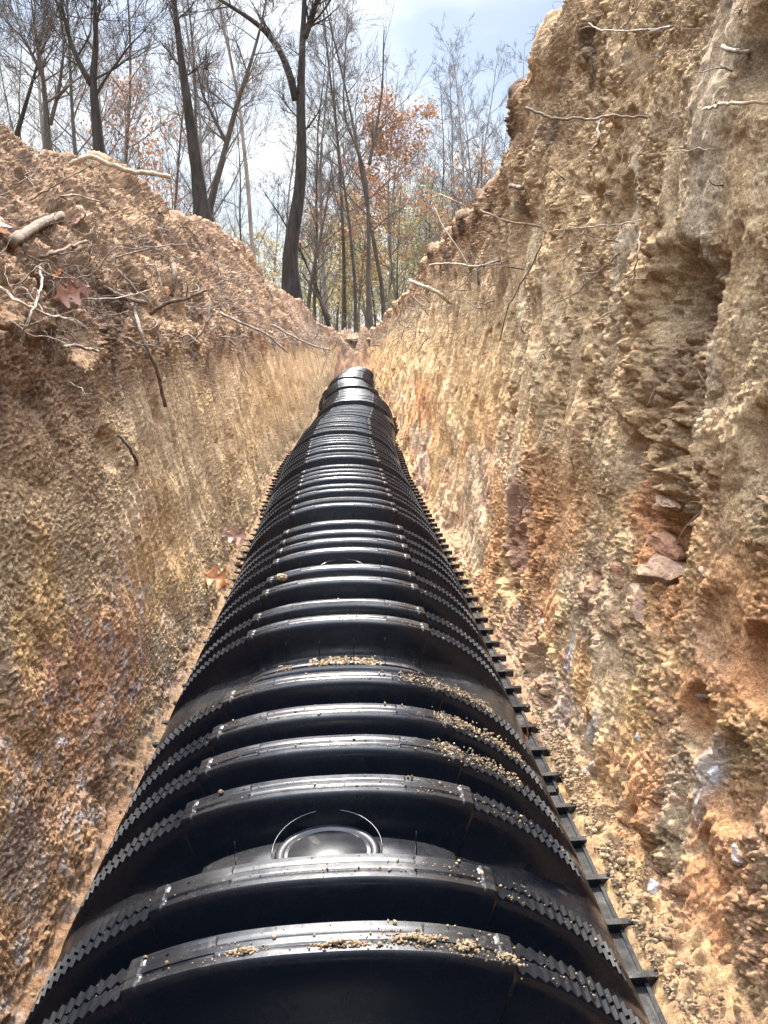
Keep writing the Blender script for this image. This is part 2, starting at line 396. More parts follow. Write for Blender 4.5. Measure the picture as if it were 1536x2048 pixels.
# hollow behind an upright lip
ye, _ = RP(1392, 800)
zr0 = RP(1392, 520)[1]; zr1 = RP(1392, 1150)[1]
lip = sstep(ye-.012, ye+.006, Y + .02*fbm(X*6, Y*6, Z*6, 2))
hol = lip*(1-sstep(.10, .34, Y-ye))*sstep(zr1-.15, zr1+.1, Z)*(1-sstep(zr0-.02, zr0+.03, Z - .12*(Y-ye) + .05*warp))
D += hol*(.030*(b2-.4)+.022*(b3-.4)+.012*(b4-.25)); D -= .055*hol*(.8+.5*fbm(X*7, Y*7, Z*7+4, 2))
cy, cz = RP(1330, 560); D -= .05*ell(Y, Z, cy, cz-.03, .09, .06, 0, .3*warp)
for (px, py, r, dd) in [(1230, 400, .035, .025), (1215, 105, .03, .03), (1500, 60, .05, .06), (1240, 240, .02, .012), (1500, 160, .03, .04), (1190, 560, .03, .018), (1060, 1040, .07, .025), (1060, 1130, .1, .03), (1120, 1330, .05, .04), (1260, 930, .05, .025), (1330, 1080, .06, .05), (1430, 1260, .05, .02), (1230, 1480, .04, .04), (1150, 1500, .05, .045), (1400, 1440, .04, .03), (1500, 1330, .04, .04), (1290, 1790, .02, .03), (1030, 480, .1, .04), (1000, 600, .12, .02), (1500, 870, .04, .03), (1470, 1560, .05, .035)]:
    cy, cz = RP(px, py); D -= dd*ell(Y, Z, cy, cz, r, r*1.1, 0, .6*warp, .35)
D += .035*sstep(2.2, 2.5, Y)*(1-sstep(2.9, 3.0, Y))*sstep(1.25, 1.5, Z)
edge = (1-sstep(-.02, .45, zt[None]-Z))                     # topsoil rim, rough and overhanging
D += edge*wallm*(.022*fbm(X*6, Y*6, Z*6, 3) + .02*(b1-.2))
D = D*(.25+.75*sstep(.0, .06, Z)) + (1-sstep(.02, .10, Z))*(.018*(b2-.2)+.010*b3)
XR, YR, ZR = X + D*NX, Y, Z + D*NZ + .004*b4
# colours of the earth itself
n1 = fbm(X*2.2+9, Y*2.2, Z*2.2, 3); n2 = fbm(X*7+2, Y*7, Z*7, 3); n3 = fbm(X*24+5, Y*24, Z*24, 2); n4 = fbm(X*3+31, Y*1.1, Z*2.5, 3); n5 = fbm(X*5+51, Y*4, Z*3, 3)
cl = lerp(np.broadcast_to(C['tan'], X.shape+(3,)), C['cream'], sstep(-.35, .6, n2)*.7)
cl = lerp(cl, C['brown'], sstep(.15, .7, n1+.5*n3)*.5)
far = sstep(1.9, 3.2, Y)
cl = lerp(cl, C['gold'], far*sstep(1.15, .8, Z)*(.35+.5*sstep(-.3, .4, stv)))
cl = lerp(cl, C['cream'], scr*sstep(.0, .6, stv)*.7)
cl = lerp(cl, C['brown'], scr*sstep(.15, .6, -stv)*.55)
low = 1-sstep(.35, .85, Z+.12*n1)
cl = lerp(cl, C['gold'], low*sstep(-.5, .3, n4)*.55)
cl = lerp(cl, C['orange'], low*sstep(-.15, .4, n5)*.75)
cl = lerp(cl, C['white'], low*sstep(.22, .55, n4-.2*n5)*.35)
cl = lerp(cl, C['red'], low*sstep(.35, .65, -n5)*.6)
cl = lerp(cl, C['pale'], low*sstep(.2, .6, -n4)*.5)
cl = lerp(cl, C['orange'], diag*.95*sstep(-.7, .3, std))
for (px, py, ry, rz, key, st) in [(1395, 260, .05, .22, 'pale', .65), (1320, 470, .055, .2, 'cream', .8), (1370, 520, .04, .18, 'pale', .8), (1235, 450, .04, .16, 'pale', .8), (1045, 600, .1, .2, 'pale', .55), (1400, 770, .03, .1, 'pale', .7),
        (1060, 1080, .11, .16, 'red', .85), (1270, 1000, .06, .06, 'orange', .8), (1290, 1080, .05, .06, 'orange', .9), (1200, 1150, .04, .07, 'red', .8), (980, 960, .3, .12, 'grey', .5), (930, 1080, .2, .09, 'mauve', .5), (1235, 1545, .016, .10, 'blue', .95), (1170, 1470, .035, .07, 'blue', .6), (1110, 1230, .015, .05, 'blue', .7), (1170, 1300, .02, .06, 'white', .9),
        (1420, 1560, .02, .07, 'white', .6), (1040, 1250, .05, .1, 'mauve', .7), (860, 800, .8, .14, 'orange', .75), (1100, 1180, .10, .20, 'orange', .6), (1020, 1330, .06, .16, 'orange', .7), (1330, 1650, .04, .14, 'orange', .7), (1450, 1800, .05, .16, 'orange', .6), (1080, 1400, .06, .12, 'grey', .6), (1350, 1200, .05, .06, 'orange', .6), (1330, 700, .08, .16, 'brown', .55), (1300, 1430, .05, .06, 'gold', .7), (1460, 1350, .04, .06, 'orange', .6), (930, 1000, .3, .10, 'orange', .4), (1420, 1080, .03, .03, 'dark', .3)]:
    cy, cz = RP(px, py); cl = lerp(cl, C[key], st*ell(Y, Z, cy, cz, ry, rz, 0, .7*warp+.25*n3, .5))
top = sstep(.46, .12, zt[None]-Z + .10*n1+.08*n2)*sstep(1.9, 3.0, Y+.3*n1) 
topn = sstep(.22, -.25, zt[None]-Z - .45 + .15*n1)*(1-sstep(1.9, 3.0, Y))
cl = lerp(cl, C['brown'], top*.85); cl = lerp(cl, C['dark'], top*sstep(.0, .45, n2)*.75)
cl = lerp(cl, C['brown'], topn*.6*sstep(-.4, .3, n2)+.0*Y)
cl = lerp(cl, C['dark'], sstep(.42, .7, n2+.4*n1)*sstep(1.1, 1.4, Z)*.7)
n3r = n3.copy(); RG = np.stack([XR, YR, ZR], -1); RN = (NX, NZ)
# ---- left bank: cut face up to the old ground level, then loose spoil heaped to a crest
RL = [(-1.2, 1.34, .74), (2.0, 1.32, .78)]
for (px, py, yy) in [(0, 250, 3.0), (60, 285, 3.3), (130, 300, 3.6), (230, 330, 4.2), (290, 375, 4.8), (325, 425, 5.15), (345, 440, 5.5), (370, 432, 6.3), (410, 436, 7.0), (450, 465, 7.6), (500, 510, 8.6), (520, 550, 9.4), (560, 575, 11.2), (600, 602, 13.2), (650, 650, 16), (680, 664, 17.8)]:
    p = at(px, py, yy); RL.append((yy, -p[0], p[2]-EYE-.02))
lx = -itp(RL, 1); lz = itp(RL, 2) + EYE
gz = np.interp(YC, [-1, 2, 5, 9, 14, 18], [.97, .99, 1.00, .98, .96, .93])
lx = np.minimum(lx, -.72+pinL)
X, Y, Z, TX, TZ = sheet([(-.36*one, -.02*one), (-.464*one+pinL, .012*one), (-.482*one+pinL, .05*one), (-.585*one+pinL, gz-.04), (-.67*one+pinL, gz+.12*np.clip((lz-gz)*2, 0, 1)), (lx, lz), (lx-.35, lz-.06), (lx-1.6, .95*one), (-4.6*one, .84*one)], [12, 12, 390, 60, 330, 40, 24, 8])
NX, NZ = TZ, -TX
fl = NX < 0
warp = .5*fbm(X*3+40, Y*3, Z*3, 3)
b1 = np.abs(perlin(X*5+9, Y*5, Z*5)); b2 = turb(X*15+9, Y*15, Z*13, 2); b3 = turb(X*42+13, Y*42, Z*38, 2); b4 = np.abs(perlin(X*105, Y*105, Z*95+9)); b5 = np.abs(perlin(X*190, Y*190, Z*180))
big = fbm(X*1.3+5, Y*1.3, Z*1.1, 2)
face = 1-sstep(.80, 1.02, Z+.1*warp)
n1 = fbm(X*2.2+19, Y*2.2, Z*2.2, 3); n2 = fbm(X*7+12, Y*7, Z*7, 3); n3 = fbm(X*24+15, Y*24, Z*24, 2); n4 = fbm(X*3+71, Y*1.5, Z*2.5, 3); n5 = fbm(X*5+91, Y*3, Z*3, 3)
slant = Y*.35
scr = face*sstep(-.15, .35, n4+.35*sstep(1.9, 3.4, Y))*sstep(1.0, 1.9, Y)*sstep(.1, .3, Z+.1*n1)
stv = fbm((Y+Z*.16)*24, Z*2.4, X*3, 3)
D = .022*big + .022*(b1-.25)
ff = 1-scr
cm = .35+.9*sstep(-.25, .55, fbm(X*4.5+3, Y*4.5, Z*3.5, 3))
D += ff*face*(cm*(.008*(b2-.4) + .007*(b3-.4)) + .007*(b4-.25) + .006*(b5-.2)) + scr*(.009*stv+.005*b3+.003*b4+.002*b5)
sp = 1-face
D += sp*(.045*fbm(X*2.6, Y*2.6, Z*2.6, 2) + .035*(b1-.25) + .020*(b2-.4) + .015*(b3-.4) + .011*(b4-.25) + .008*b5)
# little gullies running down the spoil
gul = fbm(Y*9+Z*2, Z*1.6, X*1.5, 3); D += sp*(.026*gul + .010*stv)
for (px, py, r, dd) in [(220, 640, .10, .05), (250, 900, .06, .018), (290, 950, .04, .012)]:
    cy, cz = LP(px, py); D -= dd*ell(Y, Z, cy, cz, r, r*.8, 0, .6*warp, .35)
D = D*(.3+.7*sstep(.0, .06, Z)) + (1-sstep(.02, .10, Z))*(.012*(b2-.2)+.008*b3)
XL, YL, ZL = X + D*NX, Y, Z + D*NZ
cl2 = lerp(np.broadcast_to(C['tan'], X.shape+(3,)), C['mauve'], sstep(-.4, .5, n2)*.35)
cl2 = lerp(cl2, C['brown'], sstep(.1, .7, n1+.4*n3)*.4)
farl = sstep(1.7, 3.2, Y)
cl2 = lerp(cl2, C['gold'], face*farl*(.25+.5*sstep(-.3, .4, stv))*sstep(.9, .6, Z))
cl2 = lerp(cl2, C['cream'], scr*sstep(.0, .5, stv)*.6)
cl2 = lerp(cl2, C['mauve'], scr*sstep(.0, .5, -stv)*.6)
upper0 = sstep(.60, .85, Z+.1*n1); low = (1-sstep(.30, .62, Z+.12*n1))*(1-sstep(1.5, 2.6, Y))
cl2 = lerp(cl2, C['cream'], face*sstep(.15, .5, n3)*.25); cl2 = lerp(cl2, C['tan']*1.15, low*.85)
cl2 = lerp(cl2, C['cream'], face*(1-upper0)*.30)
cl2 = lerp(cl2, C['red'], low*sstep(-.05, .45, n5)*.5); cl2 = lerp(cl2, C['orange'], low*sstep(-.3, .4, n4)*.6)
cl2 = lerp(cl2, C['white'], low*sstep(.25, .6, n2)*.35); cl2 = lerp(cl2, C['white'], low*sstep(.25, .5, n3)*.6)
for (px, py, ry, rz, key, st) in [(120, 1330, .10, .07, 'red', .8), (60, 1600, .1, .08, 'mauve', .4), (120, 1200, .05, .14, 'gold', .6), (330, 1100, .3, .2, 'gold', .55), (60, 1280, .07, .06, 'gold', .6), (210, 870, .15, .12, 'brown', .6), (100, 900, .1, .1, 'tan', .6), (100, 640, .2, .2, 'brown', .7), (270, 640, .3, .15, 'dark', .6), (560, 800, 2, .2, 'gold', .3)]:
    cy, cz = LP(px, py); cl2 = lerp(cl2, C[key], st*ell(Y, Z, cy, cz, ry, rz, 0, .7*warp+.25*n3, .5))
upper = sstep(.72, .92, Z+.1*n1)
cl2 = lerp(cl2, C['brown']*1.15, upper*.7); cl2 = lerp(cl2, C['dark'], upper*(1-sstep(1.05, 1.3, Z))*sstep(-.1, .4, n2)*.75)
spm = sstep(1.02, 1.2, Z+.1*n1)
cl2 = lerp(cl2, C['brown']*.72, spm*sstep(-.7, .1, n2)*.9); cl2 = lerp(cl2, C['mauve'], spm*sstep(.2, .7, n1+.5*n3)*.35)
cl2 = lerp(cl2, C['dark'], spm*sstep(.12, .5, n5+.3*n2)*.65)
cl2 = lerp(cl2, C['mauve'], sp*sstep(6, 11, Y)*.5)
LG = np.stack([XL, YL, ZL], -1)
def put_sheet(name, G, cc, flip):
    r, c = G.shape[:2]; f = grid_faces(r, c)
    if flip: f = f[:, ::-1]
    o = mesh_obj(name, G.reshape(-1, 3), f, M['soil'], cols=cc.reshape(-1, 3))
    o['kind'] = 'structure'; return o
foot_shade = 1-sstep(.02, .13, RG[..., 2]+.04*n3r); cl = lerp(cl, C['brown'], foot_shade*.6)  # shade painted in brown along the wall foot, which is sunlit
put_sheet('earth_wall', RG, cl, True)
foot_shade = 1-sstep(.02, .11, LG[..., 2]+.04*n3); cl2 = lerp(cl2, C['brown']*.8, foot_shade*.8)  # deeper brown painted as shade along the sunlit left foot
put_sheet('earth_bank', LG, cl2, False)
# floor of the trench
fy = np.concatenate([np.arange(-1.2, .6, .03), np.arange(.6, 2, .004), np.arange(2, 3, .012), np.arange(3, 18.2, .05)]); fx = np.concatenate([np.linspace(-.6, .38, 60), np.linspace(.385, .66, 75)])
FX, FY = np.meshgrid(fx, fy)
FZ = -.006 + .016*np.abs(fbm(FX*14, FY*14, 0*FX, 3)) + .012*fbm(FX*3, FY*3, 0*FX+4, 2)
endr = sstep(15.2, 17.9, FY+.5*fbm(FX*2.5, FY*.6, 0*FX, 3)); FZ += endr*(1.05 + .22*fbm(FX*4, FY*2, 0*FX, 3))
FZ += .050*sstep(.395, .43, FX)*(1-sstep(1.25, 1.6, FY+.2*fbm(FX*5, FY*5, 0*FX, 2)))*(1+.5*fbm(FX*30, FY*30, 0*FX, 2)) + .30*np.maximum(0, FX-.49)*sstep(2, 1.2, FY)
FZ += .006*(turb(FX*50, FY*50, 0*FX, 3)-.4)*sstep(4, 2, FY)
fn = fbm(FX*12, FY*12, 0*FX+3, 3)
fc = lerp(np.broadcast_to(C['tan'], FX.shape+(3,)), C['gold'], sstep(-.3, .5, fn)*.5); fc = lerp(fc, C['brown'], .35+.4*sstep(.0, .6, -fn)); fc = lerp(fc, C['brown']*.75, .8*(FX < 0))  # left half of the floor painted darker to dull its sunlit strip
fc = lerp(fc, C['brown'], sstep(15, 16.2, FY)*.9); fc = lerp(fc, C['dark'], sstep(15.5, 16.2, FY)*sstep(-.3, .4, fn)*.8)
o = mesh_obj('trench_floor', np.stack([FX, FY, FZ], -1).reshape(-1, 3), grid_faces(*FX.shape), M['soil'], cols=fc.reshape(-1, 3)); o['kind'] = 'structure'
# earth heaped round the end of the trench and the forest floor beyond
gx = np.linspace(-5, 5, 160); gy = np.linspace(17.3, 24, 90)
GX, GY = np.meshgrid(gx, gy)
GZ = .86 + .18*np.exp(-((GY-18.3)/1.0)**2)*(1+.35*fbm(GX*1.2, GY*1.2, GX*0, 3)) + .03*fbm(GX*5, GY*5, 0*GX, 3)
gn = fbm(GX*2, GY*2, GX*0+7, 3); gc = lerp(np.broadcast_to(C['mauve'], GX.shape+(3,)), C['brown'], sstep(-.5, .3, gn))
o = mesh_obj('terrain', np.stack([GX, GY, GZ], -1).reshape(-1, 3), grid_faces(*GX.shape), M['soil'], cols=gc.reshape(-1, 3)); o['kind'] = 'structure'
g = MB()
def quad(x0, x1, y0, y1, z): g.add([(x0,y0,z),(x1,y0,z),(x1,y1,z),(x0,y1,z)], [(0,1,2,3)])
zG = .85
quad(-900, -4.4, -3, 23, zG); quad(3.4, 900, -3, 23, zG); quad(-900, 900, 23, 1400, zG); quad(-900, 900, -300, -3, zG)
quad(-4.4, 3.4, -3, -1.15, zG)
o = g.build('ground', M['forest_floor'], smooth=False); o['kind'] = 'structure'

# surface lookup for things that sit on the earth
def lookup(G):
    P = G[:, ::2].reshape(-1, 3); px, py, zc = project(P)
    ok = zc > .3
    return P[ok], px[ok], py[ok], zc[ok]
LK = {'R': lookup(RG), 'L': lookup(LG)}
def surf(side, px, py, tol=9):
    P, a, b, zc = LK[side]
    while True:
        d = np.hypot(a-px, b-py) < tol
        if d.any(): break
        tol *= 1.8
    i = np.argmin(np.where(d, zc, 1e9)); return P[i].copy()

# ------------------------------------------------------------------ leaching chambers
PIT = 1.223
RIBS = [.258, .366, .545, .656, .831, .945, 1.052, 1.184]
H, A_ = .305, .418
def crown(n=300):
    """profile of the rib tops: points and outward normals over s in -1..1"""
    t = np.linspace(0, math.pi, 4000)
    x = -A_*np.sign(np.cos(t))*np.abs(np.cos(t))**(2/2.4); z = H*np.abs(np.sin(t))**(2/1.7)
    s = np.concatenate([[0], np.cumsum(np.hypot(np.diff(x), np.diff(z)))])
    return s, x, z
cs, cx, cz_ = crown()
SL = cs[-1]
def make_shell(ns, full):
    s = np.linspace(0, SL, ns)
    x = np.interp(s, cs, cx); z = np.interp(s, cs, cz_)
    tx, tz = np.gradient(x), np.gradient(z); l = np.hypot(tx, tz)
    nx, nz = -tz/l, tx/l
    a = s - SL/2                                             # distance from the crest along the arc
    vs_ = {0, PIT}
    offs = [-.043, -.040, -.037, -.034, -.031, -.0275, -.0245, -.0225, -.0201, -.0198, -.0185, -.0172, -.014, -.011, -.007, -.0045, -.0025, -.0022, 0, .0022, .0025, .0045, .007, .011, .014, .0172, .0185, .0198, .0201, .0225, .0245, .0275, .031, .034, .037, .040, .043]
    if not full: offs = [-.032, -.027, -.0225, -.018, -.004, 0, .004, .018, .0225, .027, .032]
    for r in RIBS:
        for o_ in offs: vs_.add(round(r+o_, 5))
    for r in (.085, .145):
        for o_ in (-.02, -.013, -.008, .0, .008, .013, .02): vs_.add(round(r+o_, 5))
    for q in np.arange(0, PIT, .02): vs_.add(round(q, 5))
    v = np.array(sorted(vs_)); v = v[(v >= -.0001) & (v <= PIT+.03)]
    S, V = np.meshgrid(a, v)
    ab = np.abs(S)
    sh = .207                                                # arc distance of the shoulder
    side = sstep(sh, sh+.006, ab)
    # depth of the valleys between ribs
    dep = .074 - .065*sstep(.22, .50, ab)
    d = dep.copy()
    for i, r in enumerate(RIBS):
        q = np.abs(V-r)
        w0 = .0250 - .002*side
        prof = sstep(w0-.003-.002*(1-side), w0+.0165, q)                     # 0 on the rib, 1 in the valley
        tooth = ((ab-sh) / .0135) % 1.0
        saw = (1-tooth)
        row = (np.abs(q-.0112) < .0088).astype(float)
        fade = 1-sstep(.36, .46, ab)
        top = side*(.008 - row*(.0052*saw)*fade) 
        top = top + (1-side)*(.0016*(1-sstep(.0, .0015, np.abs(q-.0075))))      # fine creases along the crown
        top = top + (1-side)*.0015*(np.abs(ab-.15) < .04)*(np.abs(q-.011) < .006)
        top = top - .0012*(sstep(sh-.016, sh-.012, ab)*(1-side))                # raised end lip at the shoulder
        rd = top + prof*dep
        d = np.where(q < .046, np.minimum(d, rd), d)
    # low stiffeners in the wide bay at the joint
    for r, hh in ((.085, .036), (.145, .020)):
        q = np.abs(V-r); d = np.minimum(d, dep - hh*(1-sstep(.006, .018, q))*(1-sstep(.16, .30, ab)))
    # slight curve of the bay floors
    PX = x[None] - nx[None]*d*1.0; PZ = z[None] - nz[None]*d
    # normals point outward: (nx,nz) computed from the left foot to the right foot
    sgn = 1 if nz[ns//2] > 0 else -1
    if sgn < 0: PX = x[None] + nx[None]*d; PZ = z[None] + nz[None]*d
    PZ = np.maximum(PZ, 0.002) + .004
    P = np.stack([PX, np.broadcast_to(V, PX.shape), PZ], -1)
    rb = np.array(RIBS); near = rb[np.argmin(np.abs(V[..., None]-rb), -1)]
    ra = np.stack([S, V-near, S*0], -1).reshape(-1, 3)
    return P.reshape(-1, 3), grid_faces(*PX.shape), ra
def zc_at(x):
    i = len(cx)//2
    return float(np.interp(abs(x), cx[i:], cz_[i:]))
def port_mesh():
    m = MB(); y0 = .7430; r = .070; k = 48
    zb = H-.040
    rings = [(r, zb-.03), (r, zb-.004), (r-.003, zb), (r-.012, zb), (r-.014, zb-.003), (r-.017, zb-.003), (r-.019, zb), (.0, zb+.001)]
    v = []; f = []
    for q, (rr, z) in enumerate(rings):
        for j in range(k):
            a = 2*math.pi*j/k
            v.append((rr*math.cos(a), y0+rr*math.sin(a)*.84, z - .10*(rr*math.cos(a))**2))
    for q in range(len(rings)-1):
        for j in range(k):
            f.append((q*k+j, q*k+(j+1) % k, (q+1)*k+(j+1) % k, (q+1)*k+j))
    m.add(v, f); return m
def arch_bar(m, y0, y1, xa, xb, top, n=24):
    """a low curved rib lying in a bay between xa and xb"""
    v = []; f = []
    for i in range(n+1):
        x = xa + (xb-xa)*i/n; e = math.sin(math.pi*i/n)**.6
        z = zc_at(x) - top - .014*(1-e)
        for (yy, dz) in ((y0, -.03), (y0+.004, -.004), (y0+.012, 0), (y1-.012, 0), (y1-.004, -.004), (y1, -.03)): v.append((x, yy, z+dz))
    for i in range(n):
        for j in range(5): a = i*6+j; f.append((a, a+1, a+7, a+6))
    m.add(v, f)
def make_chamber(ns, full, name='leaching_chamber'):
    root = empty(name)
    v, f, ra = make_shell(ns, full)
    shell = mesh_obj('shell', v, f, M['shell'], root)
    at_ = shell.data.attributes.new('ribpos', 'FLOAT_VECTOR', 'POINT'); at_.data.foreach_set('vector', ra.astype(np.float32).ravel())
    shell.data.set_sharp_from_angle(angle=R(38))
    if full:
        pass
    for sd_ in (-1, 1):
        fm = MB()
        x0, x1 = sorted((sd_*.39, sd_*.440))
        fm.box(x0, x1, .01, PIT-.004, .0, .010)
        for i, r in enumerate(np.linspace(.05, PIT-.06, 12)):
            a, b = sorted((sd_*.39, sd_*.458)); fm.box(a, b, r-.006, r+.006, .009, .026)
        a, b = sorted((sd_*.434, sd_*.440)); fm.box(a, b, .012, PIT-.006, .009, .016)
        fm.build('base_flange', M['plastic'], root, smooth=False)
    if full:
        pc = port_mesh().build('port_cover', M['port'], root)
        ring = MB(); y0 = .7430
        pts = [(.072*math.cos(a), y0+.062*math.sin(a), H-.040+.005+.014*max(0, math.sin(a)) - .25*(.072*math.cos(a))**2) for a in np.linspace(0, 2*math.pi, 49)]
        ring.tube(pts, [.0011]*49, 4, False); ring.build('rim', M['plastic'], pc)
        ab = MB(); arch_bar(ab, .724, .782, -.17, .17, .040)
        ab.build('port_shoulder', M['plastic'], root)
        for (x, y) in [(-.115, .717), (.115, .717), (-.105, .132), (-.035, .117), (.035, .117), (.1, .132)]:
            z = zc_at(x)
            p = MB(); p.tube([(x, y, z-.052), (x, y, z-.004), (x+.001, y, z+.008)], [.0011, .0009, .0006], 5)
            p.build('pin', M['plastic'], root)
    return root
ch_full = make_chamber(760, True)
ch_far = make_chamber(150, False)
names_ch = ['first', 'second', 'third', 'fourth', 'fifth', 'sixth', 'seventh', 'eighth', 'ninth', 'tenth', 'eleventh', 'twelfth', 'thirteenth']
zoff = [.001, .003, .002, .001, .0, -.006, .012, -.004, .01, 0, .01, .0, .015]
for k in range(13):
    Y0 = .145 + PIT*k; Y1 = Y0+PIT
    if k == 0: o = ch_full
    elif k < 6: o = copy_tree(ch_full)
    elif k == 6: o = ch_far
    else: o = copy_tree(ch_far)
    x0, x1 = cxat(Y0), cxat(Y1)
    o.location = (x0, Y0, zoff[k] + .0012*k); o.rotation_euler = (R([0, .1, -.1, 0, .2, -.5, .8, -.4, .6, -.5, .4, .6, .8][k]), R([-2.1, -1.7, -1.0, -.4][k] if k < 4 else 0), -math.atan2(x1-x0, PIT))
    lab = {0: 'nearest black ribbed chamber, with round port cover and soil on its ribs',
           1: 'second black ribbed chamber from the camera, joined at the pinned bay filled with crumbs',
           12: 'farthest small black chamber, turned to the right at the end of the trench'}.get(k, names_ch[k]+' black ribbed plastic chamber from the camera along the trench floor')
    tag(o, lab, 'leaching chamber', 'black plastic chambers laid end to end in the trench')

# ------------------------------------------------------------------ stones, clods, crumbs
def rock_verts(seed, cuts=9, flat=(1, 1, 1), rough=.05, sub=3, hm=(.5, .85)):
    import bmesh
    rn = random.Random(seed)
    bm = bmesh.new(); bmesh.ops.create_icosphere(bm, subdivisions=sub, radius=1)
    V = np.array([v.co[:] for v in bm.verts]); Fc = [tuple(v.index for v in f.verts) for f in bm.faces]; bm.free()
    for _ in range(cuts):
        n = np.array([rn.gauss(0, 1) for _ in range(3)]); n /= np.linalg.norm(n); h = rn.uniform(*hm)
        dd = V @ n; V = V - np.outer(np.maximum(0, dd-h), n)
    V = V + rough*np.stack([perlin(V[:, 0]*2.5+seed+7*k, V[:, 1]*2.5, V[:, 2]*2.5) for k in range(3)], -1)
    return V*np.array(flat), Fc
def rock(px, py, w, h, side, mat, label, seed, depth=None, sink=.45, name='rock', cat='rock', group=None, tilt=0):
    """w,h are photo sizes; turned into metres at the depth of the earth face"""
    p = surf(side, px, py) if depth is None else at(px, py, depth)
    zc = project(p)[2]; m = zc/F
    V, f = rock_verts(seed, 14, (1, 1, 1), .12)
    V = V + .05*np.stack([perlin(V[:, 0]*6+k, V[:, 1]*6, V[:, 2]*6+seed) for k in range(3)], -1)
    sx = .5*w*m; sz = .5*h*m; sd_ = (sx+sz)*.5
    ry = sx if side != 'F' else sx
    # face lies in the wall: width runs along Y (foreshortened), so widen it
    k = 1.25
    V = V*np.array([sd_*.9, sx*k, sz])
    c, s = math.cos(tilt), math.sin(tilt); V = V @ np.array([[1, 0, 0], [0, c, s], [0, -s, c]])
    o = mesh_obj(name, V, f, mat, smooth=False)
    inn = {'R': 1, 'L': -1, 'F': 0}[side]
    o.location = Vector(p) + Vector((inn*sd_*(sink+.12), 0, -sd_*.3 if side == 'F' else 0))
    tag(o, label, cat, group); return o
RK = [(1262, 1215, 100, 70, 'rock_tan', 'blunt grey-brown slab tipping out of the right wall below the orange rock', .3),
      (1285, 1150, 150, 105, 'rock_tan', 'large flat pinkish tan rock in the middle of the right wall', -.1),
      (1297, 1085, 120, 70, 'rock_red', 'orange flaky rock above the large tan slab in the right wall', 0),
      (1212, 1150, 60, 74, 'rock_red', 'dark red block left of the large tan slab', 0),
      (1180, 1290, 32, 62, 'rock_tan', 'tall pale oval stone in the right wall above the cracked grey rock', 0),
      (1074, 1255, 26, 42, 'rock_grey', 'small egg shaped grey stone in the right wall', 0),
      (1090, 1190, 18, 22, 'rock_white', 'tiny white stone under the red hollow in the right wall', 0),
      (1030, 1215, 34, 46, 'rock_grey', 'grey angular stone beside the orange scrape near the chambers', .2),
      (1012, 1218, 26, 36, 'rock_red', 'dull mauve stone at the left end of the stones under the red hollow', -.2),
      (1178, 1465, 80, 90, 'rock_grey', 'broad cracked grey rock low in the right wall', .1),
      (1288, 1772, 34, 44, 'rock_white', 'blocky blue-white stone near the bottom of the right wall', .1),
      (1395, 1395, 26, 34, 'rock_tan', 'small tan stone right of the yellow scrape', .2),
      (1418, 1560, 30, 60, 'rock_white', 'pale elongated stone at the lower right of the wall', .1),
      (1460, 1710, 34, 50, 'rock_grey', 'grey stone in the wall at the lower right edge', .2),
      (1470, 1275, 30, 28, 'rock_grey', 'small purple grey stone near the right edge', 0),
      (1405, 1395, 30, 18, 'rock_grey', 'small thin grey chip under the purple grey stone', 0),
      (1270, 1480, 22, 24, 'rock_white', 'little white stone right of the cracked grey rock', 0),
      (1338, 1600, 30, 36, 'rock_tan', 'yellowish lump at the bottom of the orange scrape', 0),
      (1320, 1010, 70, 40, 'rock_tan', 'overhanging tan ledge above the orange flaky rock', 0),
      (1120, 640, 40, 30, 'rock_tan', 'tan lump halfway up the right wall beside a grey clay strip', 0),
      (1115, 1320, 34, 30, 'rock_red', 'reddish stone left of the tall pale oval stone', 0),
      (1105, 1420, 40, 50, 'rock_grey', 'rough mauve grey stone above the long white streaked stone', 0),
      (1395, 1150, 30, 30, 'rock_tan', 'tan stone in the shadowed groove at the right', 0)]
for i, (px, py, w, h, mt, lab, tl) in enumerate(RK):
    rock(px, py, w, h, 'R', M[mt], lab, 100+i, tilt=tl, group='stones in the right trench wall')
LKR = [(215, 1095, 26, 44, 'rock_grey', 'small grey stone pressed into the left wall above the red patch'), (165, 1345, 44, 60, 'rock_tan', 'grey brown lump in the red patch of the left wall'),
       (215, 935, 30, 26, 'rock_tan', 'brown lump under the hollow in the left wall'), (75, 1450, 22, 22, 'rock_white', 'tiny white pebble low in the left wall'), (130, 1490, 20, 26, 'rock_white', 'tiny white pebble nearer the chambers in the left wall')]
for i, (px, py, w, h, mt, lab) in enumerate(LKR):
    rock(px, py, w, h, 'L', M[mt], lab, 200+i, group='stones in the left trench wall', sink=-.45 if False else .6)

RB = [rock_verts(300+i, 8, (1, 1, .9), .22, 2, (.22, .75)) for i in range(14)]
RBs = [rock_verts(400+i, 5, (1, 1, .8), .12, 1) for i in range(8)]
def scatter(name, pts, sizes, mat, sets, kind='stuff'):
    Vs = []; Fs = []; b = 0
    for p, s in zip(pts, sizes):
        V, f = random.choice(sets)
        a = random.uniform(0, 6.28); c, s_ = math.cos(a), math.sin(a)
        e = random.uniform(0, 6.28); c2, s2 = math.cos(e), math.sin(e)
        W = (V*np.array([random.uniform(.6, 1.35), random.uniform(.6, 1.2), random.uniform(.6, 1.1)])) @ np.array([[c, s_, 0], [-s_, c, 0], [0, 0, 1]]) @ np.array([[1, 0, 0], [0, c2, s2], [0, -s2, c2]]) * s + np.asarray(p)
        Vs.append(W); Fs.append(np.array(f)+b); b += len(W)
    o = mesh_obj(name, np.concatenate(Vs), np.concatenate(Fs), mat, smooth=False); o['kind'] = kind
    return o
